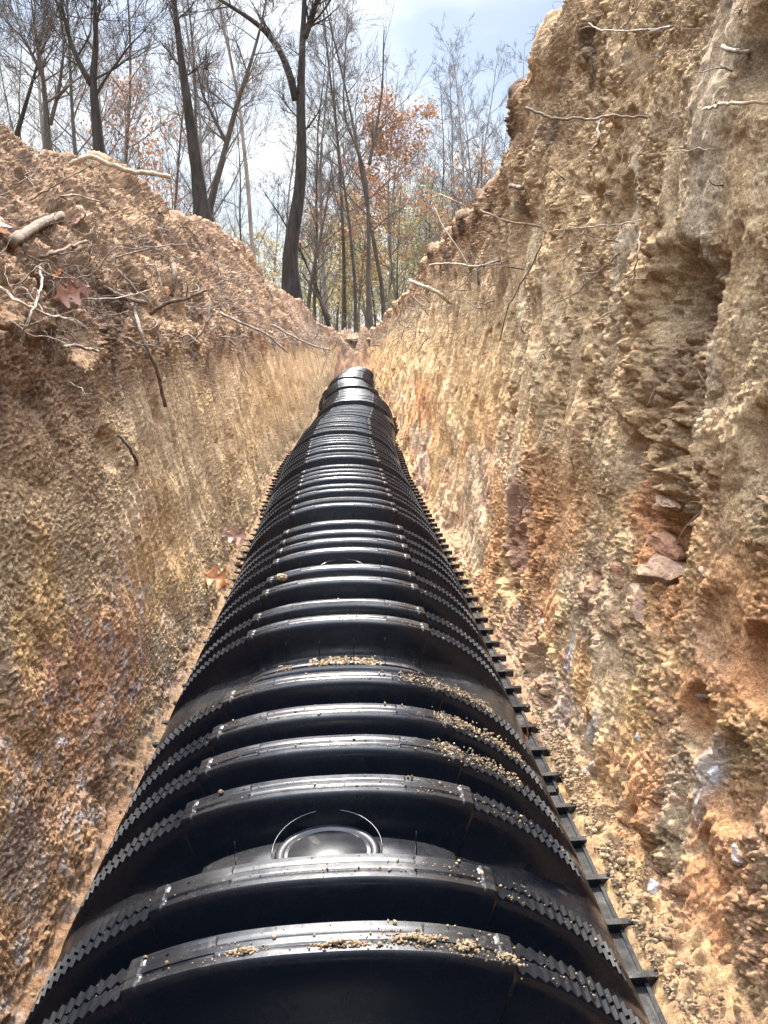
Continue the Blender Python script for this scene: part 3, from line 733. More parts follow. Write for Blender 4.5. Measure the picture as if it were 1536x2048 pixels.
# rubble between the chambers and the walls
pts = []; sz = []
for _ in range(9000):
    Yq = .6 + 2.6*random.random()**1.6; 
    wd = float(np.interp(Yq, [.6, 1.0, 1.4, 2.2, 3.2], [.10, .085, .05, .02, .015]))
    x = .462 + abs(random.gauss(0, .5))*wd*1.1
    if x > .62: continue
    s = min(.011, .0010+random.expovariate(1/.0014)); pts.append((x, Yq, .014+.35*max(0, x-.48)+s*.4+random.random()*.012)); sz.append(s)
for _ in range(350):
    Yq = .6+5*random.random()**1.5; x = -.452-abs(random.gauss(0, .022)); s = min(.010, .0018+random.expovariate(1/.002))
    pts.append((x, Yq, .014+random.random()*.008)); sz.append(s)
for _ in range(3800):
    Yq = .6 + 1.15*random.random(); cov = float(np.interp(Yq, [.6, 1.45, 1.75], [1, .9, .1]))
    if random.random() > cov: continue
    x = .425+abs(random.gauss(0, .03)); s = min(.009, .0010+random.expovariate(1/.0014)); pts.append((x, Yq, .044+s*.4+random.random()*.012)); sz.append(s)
tag(scatter('loose_rubble', pts, sz, M['clod'], RBs), 'loose crumbly tan soil fallen between the chambers and the walls', 'rubble')
# clods one can pick out on the floor at the right
for i in range(34):
    Yq = .75 + 1.5*(i/34)**1.2 + random.uniform(-.03, .03)
    x = .475 + random.random()*float(np.interp(Yq, [.6, 1.4, 2.2], [.11, .06, .02])); s = random.uniform(.008, .019)
    V, f = rock_verts(500+i, 9, (1, 1, .85), .2, 3, (.25, .8))
    o = mesh_obj('soil_clod', V*s, f, M['clod'], smooth=False); o.location = (x, Yq, .022+s*.3+.3*max(0, x-.5))
    tag(o, 'tan soil clod lying among the rubble between the chambers and the right wall', 'clod', 'soil clods on the trench floor')
cr = random.Random(8)
for i in range(60):
    ii = cr.randint(470, 800); jj = int(np.searchsorted(YC, math.exp(cr.uniform(math.log(1.5), math.log(9)))))
    p = LG[ii, min(jj, LG.shape[1]-1)]; s = cr.uniform(.007, .018)*(.6+.25*p[1])
    V, f = rock_verts(600+i % 12, 9, (1, 1, .8), .2, 2, (.25, .8))
    o = mesh_obj('soil_clod', V*s, f, M['clod'], smooth=False); o.location = Vector(p)+Vector((.3*s, -.2*s, .2*s)); o.rotation_euler = (cr.random()*6, cr.random()*6, 0)
    tag(o, 'brown soil clod lodged on the loose spoil of the left bank', 'clod', 'soil clods on the left bank')
# crumbs lying on the chambers
pts = []; sz = []
for k in range(5):
    n = [1300, 1000, 450, 200, 100][k]
    for _ in range(n):
        r = random.choice(RIBS); u = random.random()
        x = random.gauss(.19, .075) if u < .62 else (random.gauss(0, .12) if u < .93 else -random.uniform(.1, .3))
        if abs(x) > .36: continue
        if k == 1 and u < .62 and r > .6 and random.random() < .5: continue
        z = zc_at(x) - (.007 if abs(x) > .2 else 0)
        s = min(.0040, .0005+random.expovariate(1/.0006))
        Yl = .145+PIT*k + r + random.uniform(-.019, .019)
        tl = math.sin(R([2.1, 1.7, 1.0, .4, 0][k])); pts.append((cxat(Yl)+x-tl*z, Yl, z+s*.5+.004+zoff[k]+tl*x)); sz.append(s)
def heap(xa, xb, yc, wy, n, smax, lift=0):
    for _ in range(n):
        x = random.uniform(xa, xb); y = yc+random.gauss(0, wy); s = min(smax, .0008+random.expovariate(1/.0010))
        tl = .030; pts.append((x-.024-tl*.3, y, zc_at(x)+lift+s*.3+.006+tl*x)); sz.append(s)
heap(-.055, .03, 1.368+.115, .010, 420, .005, -.040); heap(.035, .095, 1.368+.115, .010, 260, .005, -.042); heap(-.12, -.09, 1.368+.115, .008, 50, .006, -.044)
heap(.12, .30, 1.329, .013, 420, .0026, .001); heap(.17, .33, 1.197, .012, 380, .0026, .001); heap(.17, .3, 1.09, .012, 260, .0022, .001)
heap(.16, .2, 1.10, .01, 40, .006)
tag(scatter('soil_crumbs', pts, sz, M['clod'], RBs), 'fine tan soil crumbs sprinkled over the black chamber ribs', 'crumbs')
# crusts of soil stuck to the first rib
def crust(x, y, w, h, label, seed):
    """a patch of soil caked on a rib: many small grains pressed together, ragged at the edge"""
    rn = random.Random(seed); P_ = []; S_ = []
    while len(P_) < int(240*w/.03):
        a, b = rn.gauss(0, .55), rn.gauss(0, .55)
        if float(perlin(a*2.2+seed, b*2.2, 0)) < -.12: continue
        xx = x+a*w; yy = y+b*h; sz_ = rn.uniform(.0006, .0026)*(1.25-.5*min(1, math.hypot(a, b)))
        P_.append((xx, yy, zc_at(xx+.034)+sz_*.3+.005 + .004*max(0, 1-math.hypot(a, b)) + .037*(xx+.027) - 40*max(0, (y0c-.0185)-yy)**2*8)); S_.append(sz_)
    o = scatter('soil_crust', P_, S_, M['clod'], RBs); del o['kind']
    tag(o, label, 'soil crust')
y0c = .145+.545
y0 = .145+.545
crust(.068, y0-.006, .034, .009, 'yellow soil crust on the front edge of the nearest rib, right of centre', 61)
crust(.118, y0-.010, .018, .011, 'short thick soil crust near the right shoulder of the nearest rib', 62)
crust(-.012, y0-.012, .028, .005, 'thin yellow soil smear at the middle of the nearest rib', 63)
crust(-.115, y0-.010, .016, .005, 'small soil smear left on the nearest rib', 64)
crust(.162, y0-.014, .014, .008, 'last soil lump before the teeth on the nearest rib', 66)
p = at(553, 1176, 1.98)
V, f = rock_verts(71, 6, (1, 1, .9), .25); o = mesh_obj('soil_clod', V*.014, f, M['clod'], smooth=False); o.location = (-.185, 2.0, zc_at(.178)+.012)
tag(o, 'single round tan clod sitting on the left shoulder of a chamber', 'clod')

# ------------------------------------------------------------------ roots and sticks
def walk(p0, d0, L, step, jit, grav=0, rn=random):
    p = np.array(p0, float); d = np.array(d0, float); d /= np.linalg.norm(d); pts_ = [p.copy()]
    for _ in range(max(2, int(L/step))):
        d = d + np.array([rn.gauss(0, jit) for _ in range(3)]) + np.array([0, 0, grav]); d /= np.linalg.norm(d)
        p = p + d*step; pts_.append(p.copy())
    return np.array(pts_)
def root_mesh(mb, p0, d0, L, r, jit=.22, lev=0, grav=-.02, step=None, k=5):
    step = step or max(.008, L/16)
    P = walk(p0, d0, L, step, jit, grav); n = len(P)
    rad = r*(1-.75*np.linspace(0, 1, n))
    mb.tube(P, rad, k, True, .15)
    if lev > 0:
        for _ in range(random.randint(2, 4)):
            i = random.randint(1, n-2); d = (P[i+1]-P[i]); d /= np.linalg.norm(d)+1e-9
            q = d + np.array([random.gauss(0, .7) for _ in range(3)])
            root_mesh(mb, P[i], q, L*random.uniform(.25, .55), rad[i]*.55, jit*1.1, lev-1, grav, k=4)
def finish(mb, name, mat, label, cat='root', group=None):
    V = np.array(mb.v); c = V[0].copy()
    o = mesh_obj(name, V-c, mb.f, mat); o.location = c
    tag(o, label, cat, group); return o
def px_root(side, pl, w, mat, label, lift=.02, lev=1, name='root', cat='root', depth=None, k=7, twigs=3, rough=.12):
    """a root or stick followed through photo points; it stands off the earth by 'lift' in its middle"""
    w *= .72 if side == 'R' else .85; lift *= .8
    ends = [surf(side, *pl[0]), surf(side, *pl[-1])]
    y0_, y1_ = (ends[0][1], ends[1][1]) if depth is None else depth
    if abs(y0_-y1_) > .8: y1_ = y0_
    P = []
    n = len(pl)
    for i, (a, b) in enumerate(pl):
        t = i/(n-1); yy = y0_*(1-t)+y1_*t
        q = surf(side, a, b); yy = min(yy, q[1]) if depth is None else yy
        P.append(at(a, b, yy - lift*(.4+math.sin(math.pi*t))))
    P = np.array(P)
    # smooth resample
    T = np.linspace(0, 1, n); t2 = np.linspace(0, 1, max(9, n*4))
    Q = np.stack([np.interp(t2, T, P[:, j]) for j in range(3)], -1)
    for _ in range(2): Q[1:-1] = .25*Q[:-2]+.5*Q[1:-1]+.25*Q[2:]
    Q[1:-1] += np.random.default_rng(len(label)).normal(0, .0012, (len(Q)-2, 3))
    zc = project(Q[0])[2]; r0 = .5*w*zc/F
    mb = MB(); rad = r0*(1-.35*t2) if lev >= 0 else r0*np.ones(len(t2))
    mb.tube(Q, rad, k, True, rough)
    if lev > 0:
        for _ in range(twigs):
            i = random.randint(2, len(Q)-2); d = Q[i+1 if i+1 < len(Q) else i]-Q[i-1]; d /= np.linalg.norm(d)+1e-9
            root_mesh(mb, Q[i], d+np.array([random.gauss(0, .6) for _ in range(3)]), random.uniform(.05, .12), r0*.4, .3, lev-1, 0, k=4)
    return finish(mb, name, mat, label, cat)
random.seed(21)
px_root('L', [(140, 330), (160, 316), (185, 313), (215, 328), (250, 340), (300, 347), (340, 354)], 11, M['stick_pale'], 'pale bare branch jutting over the crest of the left bank', .06, -1, 'branch', 'branch', depth=(2.6, 2.7), rough=.2)
px_root('L', [(22, 485), (50, 465), (85, 445), (122, 430)], 27, M['stick'], 'thick broken stick with rough bark lying on the left bank', .03, -1, 'stick', 'stick', k=10, rough=.14)
px_root('L', [(80, 515), (110, 505), (140, 493), (172, 482)], 8, M['stick'], 'short reddish stick below the thick broken stick', .03, -1, 'stick', 'stick')
px_root('L', [(343, 592), (346, 570), (350, 548), (347, 530)], 13, M['stick'], 'dark upright root stub on the left bank', .04, -1, 'stick', 'stick')
px_root('L', [(300, 628), (330, 606), (365, 600), (390, 588), (412, 580)], 10, M['stick'], 'brown stick forking beside the upright stub', .04, 1, 'stick', 'stick', twigs=2)
px_root('L', [(210, 575), (235, 592), (260, 600), (292, 605)], 12, M['root_dark'], 'dark thick root stub ending left of the forked stick', .03, -1, 'root')
px_root('L', [(0, 575), (30, 600), (70, 620), (110, 633), (148, 640)], 8, M['stick_pale'], 'pale lichen covered twig at the left edge of the photo', .08, 1, 'twig', 'twig')
px_root('L', [(80, 535), (84, 570), (70, 610), (58, 640), (38, 682)], 6, M['root'], 'pale root hanging down across the lichen covered twig', .09, 1)
px_root('L', [(265, 608), (280, 660), (300, 710), (318, 750), (330, 812)], 9, M['root'], 'long pale root hanging straight down the left wall', .05, -1)
px_root('L', [(125, 695), (150, 690), (175, 698), (195, 702)], 8, M['root'], 'short pale root lying level on the left wall', .03, -1)
px_root('L', [(235, 870), (255, 890), (268, 910), (275, 930)], 7, M['root_dark'], 'dark short root bent down over the left wall', .02, -1)
px_root('L', [(150, 560), (190, 545), (230, 490), (270, 500), (340, 490)], 4, M['root'], 'thin pale root looping along the middle of the left bank', .03, 1)
px_root('L', [(170, 598), (220, 598), (265, 590), (297, 580)], 5, M['root'], 'thin whitish root above the dark root stub', .04, 1)
px_root('L', [(230, 515), (270, 505), (320, 492), (372, 488)], 5, M['root'], 'pale root lying level above the upright stub', .04, 1)
px_root('L', [(380, 690), (400, 670), (418, 640), (420, 600)], 5, M['root'], 'forked pale root right of the brown sticks', .05, 1)
px_root('L', [(440, 625), (480, 645), (530, 665), (575, 705)], 7, M['root'], 'long pale root drooping from the far part of the left bank', .05, 1)
px_root('L', [(545, 650), (580, 670), (620, 690), (660, 700)], 6, M['root'], 'pale root reaching toward the far end of the left wall', .05, 1)
px_root('L', [(60, 400), (95, 380), (130, 360), (180, 330)], 4, M['stick'], 'thin brown twig high on the left bank', .03, 1, 'twig', 'twig')
px_root('L', [(118, 392), (150, 388), (180, 398), (198, 402)], 4, M['root'], 'thin pale twig below the high brown twig', .03, -1, 'twig', 'twig')
px_root('R', [(1295, 236), (1250, 232), (1215, 232), (1180, 240), (1120, 238), (1085, 232), (1050, 215)], 7, M['root'], 'long pale root running level across the upper right wall', .02, -1)
px_root('R', [(1205, 236), (1195, 255), (1200, 280), (1186, 297)], 8, M['root'], 'short white root hanging below the long level root', .02, -1)
px_root('R', [(1345, 52), (1320, 58), (1280, 62), (1240, 62), (1200, 60), (1178, 46)], 7, M['root'], 'pale root crossing near the top of the right wall', .03, 1)
px_root('R', [(1285, 0), (1270, 25), (1255, 45), (1240, 60)], 5, M['root'], 'slanting root meeting the crossing root near the top', .03, -1)
px_root('R', [(1536, 208), (1500, 206), (1460, 208), (1430, 212), (1408, 218)], 9, M['stick_pale'], 'thick pale root ending in a blunt tip at the right edge', .04, -1)
px_root('R', [(1536, 110), (1500, 108), (1470, 102), (1445, 92)], 6, M['root'], 'pale root above the thick blunt root at the right edge', .03, -1)
px_root('R', [(1268, 446), (1230, 448), (1180, 455), (1150, 455), (1110, 460)], 5, M['root'], 'thin pale root level across the middle of the right wall', .02, 1)
px_root('R', [(1430, 300), (1400, 298), (1350, 302), (1300, 308)], 4, M['root'], 'thin wiry root over the grey clay strip', .02, 1)
px_root('R', [(1085, 485), (1060, 540), (1040, 570), (1012, 620), (1000, 680)], 5, M['root'], 'long thin root trailing down the right wall', .02, -1)
px_root('R', [(1080, 453), (1040, 448), (1000, 440), (960, 420)], 7, M['root'], 'pale root sticking out of the dark topsoil on the right', .04, 1)
px_root('R', [(1240, 505), (1200, 540), (1150, 590), (1105, 608)], 4, M['root'], 'straight thin root slanting left of the hollow', .02, -1)
px_root('R', [(1280, 465), (1278, 500), (1270, 540), (1265, 570)], 5, M['root'], 'small white root dangling at the lip of the hollow', .02, 1)
px_root('R', [(900, 606), (880, 588), (855, 575), (820, 562)], 10, M['stick_pale'], 'pale bent stick poking out of the far right bank', .15, -1, 'stick', 'stick')
px_root('R', [(940, 540), (920, 500), (890, 460), (868, 415)], 4, M['root_dark'], 'dark thin twig rising from the far right bank', .1, -1, 'twig', 'twig')
px_root('R', [(930, 412), (905, 400), (880, 388)], 4, M['root'], 'pale twig sticking up over the right bank', .1, -1, 'twig', 'twig')
px_root('R', [(860, 530), (900, 525), (950, 535), (1000, 520)], 5, M['root'], 'pale root lying along the dark topsoil of the right bank', .06, 1)
px_root('R', [(1045, 376), (1035, 374), (1020, 372)], 12, M['root_dark'], 'cut dark root stub at the notch of the right bank', .03, -1)
# smaller roots, a group on each bank
def roots_random(G, side, n, r0, r1, c0, c1, Lr, rr, label, group, lev=1):
    for _ in range(n):
        i = random.randint(r0, r1); j = int(np.searchsorted(YC, math.exp(random.uniform(math.log(c0), math.log(c1)))))
        p = G[i, min(j, G.shape[1]-1)]
        d = np.array([(1 if side == 'L' else -1)*random.uniform(.15, .8), random.uniform(-1, .6), random.uniform(-.7, .35)])
        mb = MB(); root_mesh(mb, p, d, random.uniform(*Lr)*(.6+.25*p[1]), random.uniform(*rr)*(.7+.22*p[1]), .2, lev)
        finish(mb, 'root', M[random.choice(['root', 'root', 'root_dark'])], label, 'root', group)
roots_random(LG, 'L', 70, 400, 640, 1.5, 6, (.07, .16), (.0016, .0032), 'thin wiry root sticking out of the left bank', 'small roots in the left bank', 1)
roots_random(LG, 'L', 36, 380, 480, 3, 13, (.08, .2), (.0014, .0026), 'thin root hanging over the far left cut face', 'small roots on the far left edge', 1)
roots_random(RG, 'R', 34, 470, 625, 2.6, 9, (.08, .2), (.0014, .0028), 'thin pale root sticking out of the dark topsoil on the right', 'small roots in the right topsoil', 1)
roots_random(RG, 'R', 26, 320, 560, 1.15, 2.4, (.04, .10), (.0010, .0022), 'short wiry root sticking out of the near right wall', 'small roots in the near right wall', 1)
for i in range(60):
    a, b = random.uniform(0, 430), 0
    b = 545 + .12*a + random.gauss(0, 70)
    p = surf('L', a, b); mb = MB()
    d = np.array([random.uniform(.1, .6), random.uniform(-1, .8), random.uniform(-.6, .35)])
    root_mesh(mb, p, d, random.uniform(.06, .17)*(.5+.25*p[1]), random.uniform(.0009, .0018)*(.7+.2*p[1]), .24, 2, -.03, k=4)
    finish(mb, 'root', M[random.choice(['root', 'root', 'root_dark', 'stick'])], 'fine forked root in the tangle along the dark topsoil of the left bank', 'root', 'tangle of fine roots on the left bank')
fr = MB()
for (G, s_, ra, rb, ya, yb, n) in ((LG, 1, 390, 640, 1.3, 14, 1000), (RG, -1, 460, 640, 1.2, 14, 520), (RG, -1, 250, 560, 1.05, 2.6, 160), (LG, 1, 380, 470, 6, 17, 300), (RG, -1, 560, 640, 6, 17, 260)):
    for _ in range(n):
        i = random.randint(ra, min(rb, G.shape[0]-1)); j = min(int(np.searchsorted(YC, math.exp(random.uniform(math.log(ya), math.log(yb))))), G.shape[1]-1)
        p = G[i, j]; d = np.array([s_*random.uniform(.1, .6), random.uniform(-1, 1), random.uniform(-.9, .4)])
        L_ = random.uniform(.03, .09)*(.6+.22*p[1]); P = walk(p, d, L_, L_/6, .3, -.05); fr.tube(P, np.linspace(1, .4, len(P))*random.uniform(.0006, .0012)*(.7+.15*p[1]), 3, False)
o = fr.build('root_hairs', M['root']); tag(o, 'mat of hair fine roots along both banks', 'roots', kind='stuff')
# tangle of brush at the end of the trench
for i in range(64):
    mb = MB(); p = np.array([random.choice([-1, 1])*random.uniform(.0, .6), random.uniform(12.5, 17.6), random.uniform(.72, 1.05)])
    root_mesh(mb, p, (-p[0]+random.gauss(0, .3), random.gauss(0, .5), random.uniform(-.3, .1)), random.uniform(.4, .9), random.uniform(.004, .008), .2, 2, k=3)
    finish(mb, 'twig', M['root_dark' if i % 3 else 'root'], 'bare twig in the tangle of brush over the far end of the trench', 'twig', 'brush over the end of the trench')

# ------------------------------------------------------------------ fallen leaves
def leaf_mesh(seed, L):
    rn = random.Random(seed); half = []
    n = 26
    for i in range(n+1):
        t = i/n; env = math.sin(math.pi*t**.8)**.8*.40
        lob = .62+.38*math.cos(2*math.pi*(t*3.5+.1)); half.append((t, env*lob+.006))
    V = []; f = []
    for t, w in half:
        for s_ in (-1, -.5, 0, .5, 1):
            x = s_*w*L; y = t*L
            z = L*(.22*(s_*w*2)**2 + .10*math.sin(t*3+seed) + .03*math.sin(9*t+4*s_))
            V.append((x, y, z))
    for i in range(n):
        for j in range(4): a = i*5+j; f.append((a, a+1, a+6, a+5))
    return V, f
def leaf(p, L, rot, mat, label, seed):
    r = empty('leaf', p); r.rotation_euler = rot
    V, f = leaf_mesh(seed, L); mesh_obj('blade', V, f, mat, r)
    mb = MB(); mb.tube([(0, -.25*L, .02*L), (0, 0, 0), (0, .5*L, L*(.10*math.sin(1.5+seed))+.001), (0, .9*L, L*.10*math.sin(2.7+seed)+.001)], [L*.012, L*.012, L*.008, L*.004], 4)
    mb.build('stalk', M['leaf_dull'], r); tag(r, label, 'leaf')
def sl(side, px, py, off=.02):
    p = surf(side, px, py); p[1] -= off; return p
leaf(sl('L', 2, 470), .06, (R(60), R(30), R(40)), M['leaf'], 'orange leaf against the thick broken stick at the left edge', 1)
leaf(sl('L', 128, 600, .05), .085, (R(80), R(70), R(10)), M['leaf_dull'], 'big curled brown leaf among the roots on the left bank', 2)
leaf(sl('L', 132, 560, .06), .03, (R(60), R(20), R(-30)), M['leaf'], 'small orange leaf beside the big curled brown leaf', 3)
leaf(sl('L', 50, 505, .02), .03, (R(50), R(-20), R(60)), M['leaf'], 'small red orange leaf under the short reddish stick', 4)
leaf(sl('L', 158, 440, .02), .06, (R(20), R(10), R(-60)), M['leaf_dull'], 'dull red leaf half buried on the upper left bank', 5)
leaf(sl('L', 345, 600, .03), .04, (R(60), 0, R(20)), M['leaf'], 'tiny orange leaf at the foot of the upright stub', 6)
leaf((-.405, 2.46, .12), .12, (R(35), R(-35), R(75)), M['leaf'], 'rust brown oak leaf lying against the left side of the chambers', 7)
leaf((-.405, 2.95, .14), .12, (R(40), R(-40), R(70)), M['leaf_dull'], 'pinkish brown leaf farther along the left side of the chambers', 8)
leaf(at(535, 962, 5.2), .09, (R(60), R(20), R(100)), M['leaf_dull'], 'pale small leaf at the left foot of the far chambers', 9)
leaf(surf('R', 1068, 1500), .09, (R(30), R(50), R(10)), M['leaf'], 'red brown leaf wedged beside the right base flange', 10)

# ------------------------------------------------------------------ trees
def limb(mb, tips, p, d, L, r, lev, maxlev, rn, up=.10, jit=.10, kids=(3, 5), k=5, spread=.75, tip=.0):
    n = max(4, int(5+L*1.0)) if lev < maxlev else 4
    P = walk(p, d, L, L/n, jit, up, rn); m = len(P)
    rad = np.maximum(r*(1-.80*np.linspace(0, 1, m)), .0028)
    mb.tube(P, rad, max(3, k), False)
    if lev >= maxlev:
        tips.append(P[-1]); tips.append(P[len(P)//2]); return
    for _ in range(rn.randint(*kids)):
        t = rn.uniform(.22, 1.0); i = min(m-2, int(t*(m-1))); q = P[i+1]-P[i]; q /= np.linalg.norm(q)
        a = np.array([rn.gauss(0, 1) for _ in range(3)]); a -= q*np.dot(a, q); a /= np.linalg.norm(a)+1e-9
        nd = q + a*rn.uniform(.5, 1.1)*spread
        limb(mb, tips, P[i], nd, L*rn.uniform(.42, .66), rad[i]*.6, lev+1, maxlev, rn, up, jit*1.25, kids, 4 if lev < 1 else 3, spread)
def make_tree(seed, Ht, r, bark, leafmat=None, nleaf=0, lsize=.08, spread=.75, first=.3, nb=14, lean=(0, 0), maxlev=3, trunkpts=None, leafband=(0, 1), fork=False, blen=.34):
    rn = random.Random(seed)
    root = empty('tree')
    if trunkpts is None:
        P = walk((0, 0, -.4), (lean[0], lean[1], 1), Ht+.4, Ht/16, .035, .03, rn)
    else: P = np.array(trunkpts)
    m = len(P); t = np.linspace(0, 1, m); rad = r*(1.12*np.exp(-t*14)*.5+1-.86*t)
    tb = MB(); tb.tube(P, np.maximum(rad, .008), 9, True, .06); tb.build('trunk', bark, root)
    cb = MB(); tips = []
    for b in range(nb):
        u = first + (1-first)*(b+rn.random())/nb; u = min(u, .985); i = int(u*(m-1)); f = u*(m-1)-i
        p = P[i]*(1-f)+P[min(i+1, m-1)]*f; rr = rad[i]
        az = b*2.4+rn.uniform(-.5, .5); el = rn.uniform(.45, 1.15)
        d = np.array([math.cos(az), math.sin(az), el]); L_ = Ht*blen*(1.15-u*.75)*rn.uniform(.7, 1.2)
        limb(cb, tips, p, d, L_, min(rr*.5, .010+L_*.009), 1, maxlev, rn, .06, .11, (3, 5), 5, spread)
    o = cb.build('crown', M['twig'] if bark is not M['bark_dark'] else bark, root)
    if leafmat is not None:
        tp = np.array(tips); zz = (tp[:, 2]-tp[:, 2].min())/(np.ptp(tp[:, 2])+1e-6); tp = tp[(zz >= leafband[0]) & (zz <= leafband[1])]
        nr = np.random.default_rng(seed); n = nleaf
        keep = tp[nr.random(len(tp)) < .55] if len(tp) > 60 else tp
        c = keep[nr.integers(0, len(keep), n)] + nr.normal(0, .16, (n, 3))
        u = nr.normal(size=(n, 3)); u /= np.linalg.norm(u, axis=1)[:, None]; w = np.cross(u, nr.normal(size=(n, 3))); w /= np.linalg.norm(w, axis=1)[:, None]
        s = (lsize*nr.uniform(.5, 1.1, n))[:, None]
        V = np.stack([c-u*s, c+w*s*.55, c+u*s, c-w*s*.55], 1).reshape(-1, 3)
        mesh_obj('leaves', V, np.arange(4*n).reshape(-1, 4), leafmat, root, smooth=False)
    return root
zB = .85
def place(o, px, Y, rz=0, sc=1, z=zB):
    p = at(px, 677, Y); o.location = (p[0], Y, z); o.rotation_euler = (0, 0, rz); o.scale = (sc, sc, sc)
def px_trunk(pl, Y, n=26, drift=.0):
    """trunk through photo points at distance Y, returned relative to its foot"""
    P = np.array([at(a, b, Y+drift*i/(len(pl)-1)) for i, (a, b) in enumerate(pl)])
    T = np.linspace(0, 1, len(P)); t2 = np.linspace(0, 1, n); Q = np.stack([np.interp(t2, T, P[:, j]) for j in range(3)], -1)
    for _ in range(2): Q[1:-1] = .25*Q[:-2]+.5*Q[1:-1]+.25*Q[2:]
    return Q
def special(pl, Y, w, bark, label, seed, nb=10, first=.35, forks=(), leafmat=None, nleaf=0, blen=.2, maxlev=4, drift=0, fine=None):
    Q = px_trunk(pl, Y, drift=drift); foot = Q[0].copy(); foot[2] = zB-.3; Q = np.vstack([foot, Q]); base = Q[0].copy()
    r = .5*w*Y/F
    root = make_tree(seed, float(np.ptp(Q[:, 2])), r, bark, leafmat, nleaf, .07, .8, first, nb, trunkpts=Q-base, blen=blen, maxlev=maxlev)
    root.location = base
    rn = random.Random(seed+1)
    for (fp, fw) in forks:
        G_ = px_trunk(fp, Y, 22)-base; rf = .5*fw*Y/F; mb = MB(); t = np.linspace(0, 1, len(G_)); rd = np.maximum(rf*(1-.72*t), .006); mb.tube(G_, rd, 7, True, .06)
        tips = []
        for _ in range(10):
            i = rn.randint(4, len(G_)-2); d = G_[i+1]-G_[i]; d /= np.linalg.norm(d); d = d+np.array([rn.gauss(0, .6) for _ in range(3)])
            limb(mb, tips, G_[i], d, rn.uniform(.5, 1.4)*Y/13, rd[i]*.4, 1, 3, rn, .05, .12, (3, 4), 4)
        mb.build('limb', bark, root)
    tag(root, label, 'tree'); return root
special([(583, 590), (578, 500), (598, 400), (604, 300), (601, 200), (604, 100), (609, 0), (612, -120)], 14.5, 32, M['bark_dark'], 'big dark bare tree with a crooked trunk and a heavy left limb', 5, 9, .45,
        [([(592, 200), (580, 150), (560, 100), (530, 60), (490, 30), (440, 0), (400, -30)], 15), ([(609, 75), (622, 40), (635, 0), (645, -60)], 14)], blen=.13)
special([(405, 440), (392, 330), (378, 230), (362, 120), (348, 0), (335, -120)], 12, 28, M['bark_dark'], 'dark straight trunk leaning left behind the left bank', 6, 7, .5, [], blen=.12)
special([(412, 445), (425, 390), (450, 300), (470, 220), (500, 130), (520, 60), (540, -40)], 12.6, 15, M['bark'], 'thinner grey trunk rising to the right beside the dark leaning one', 7, 14, .3, [([(455, 290), (430, 240), (405, 190), (392, 120)], 8)], blen=.22)
special([(200, 320), (190, 220), (186, 160), (192, 80), (190, 0), (195, -80)], 11, 20, M['bark_dark'], 'dark lichened trunk with a branch forking left from its middle', 8, 7, .4,
        [([(183, 170), (160, 130), (140, 80), (125, 20), (118, -40)], 12), ([(186, 200), (215, 150), (260, 90), (290, 60)], 6)], blen=.2)
special([(96, 300), (92, 220), (85, 150), (70, 60), (60, -20)], 12, 13, M['bark'], 'grey tree splitting into several upright stems near the left edge', 9, 14, .3, [([(100, 250), (118, 180), (128, 100), (120, 0)], 8), ([(80, 140), (50, 80), (10, 40)], 7)], blen=.24)
special([(30, 280), (60, 180), (80, 110), (110, 40), (130, -40)], 13, 8, M['bark_dark'], 'slender dark tree leaning right at the left edge', 10, 12, .3, [], blen=.22)
special([(738, 660), (736, 560), (738, 450), (732, 350), (712, 290), (685, 230), (690, 120), (695, 20)], 24, 10, M['bark'], 'tall thin grey tree with a kinked trunk in the middle distance', 12, 22, .45, [([(738, 330), (752, 260), (765, 180), (768, 60)], 7)], blen=.13)
special([(660, 660), (628, 560), (600, 500), (560, 430), (525, 380)], 24, 8, M['bark_dark'], 'dark thin tree slanting left behind the big crooked tree', 13, 10, .3, [], blen=.25)
special([(612, 660), (622, 560), (640, 480), (655, 400), (668, 300)], 23, 9, M['bark'], 'grey thin tree just right of the big crooked trunk', 14, 16, .25, [([(660, 640), (640, 600), (600, 540)], 9)], blen=.25)
random.seed(5)
# leafy trees
def leafy(px, Y, Ht, lm, n, label, seed, ls=.09, band=(0, 1), group=None, nb=16, first=.25, sp=.75, blen=.26):
    o = make_tree(seed, Ht, .03+Ht*.004, M['bark_haze'], M[lm], n, ls, sp, first, nb, (random.uniform(-.04, .04), 0), 3, leafband=band, blen=blen)
    place(o, px, Y, random.uniform(0, 6)); tag(o, label, 'tree', group); return o
leafy(775, 28, 7.6, 'lf_orange', 6000, 'rust orange leaved tree right of the middle, the tallest one with leaves', 31, .065, sp=.95, blen=.36)
leafy(715, 31, 6.0, 'lf_orange', 2600, 'rust leaved tree partly behind the thin kinked grey tree', 32, .065, sp=.95, blen=.38)
leafy(262, 20, 6.6, 'lf_orange', 1900, 'orange leaved tree behind the left bank between two dark trunks', 33, .06)
leafy(325, 24, 5.4, 'lf_orange', 600, 'small sparsely leaved rusty tree behind the left bank', 34, .08)
leafy(880, 31, 6.8, 'lf_orange', 700, 'sparse orange leaved tree above the right bank', 35, .09)
leafy(960, 33, 7.0, 'lf_orange', 420, 'mostly bare tree with a few orange leaves near the right bank', 36, .09)
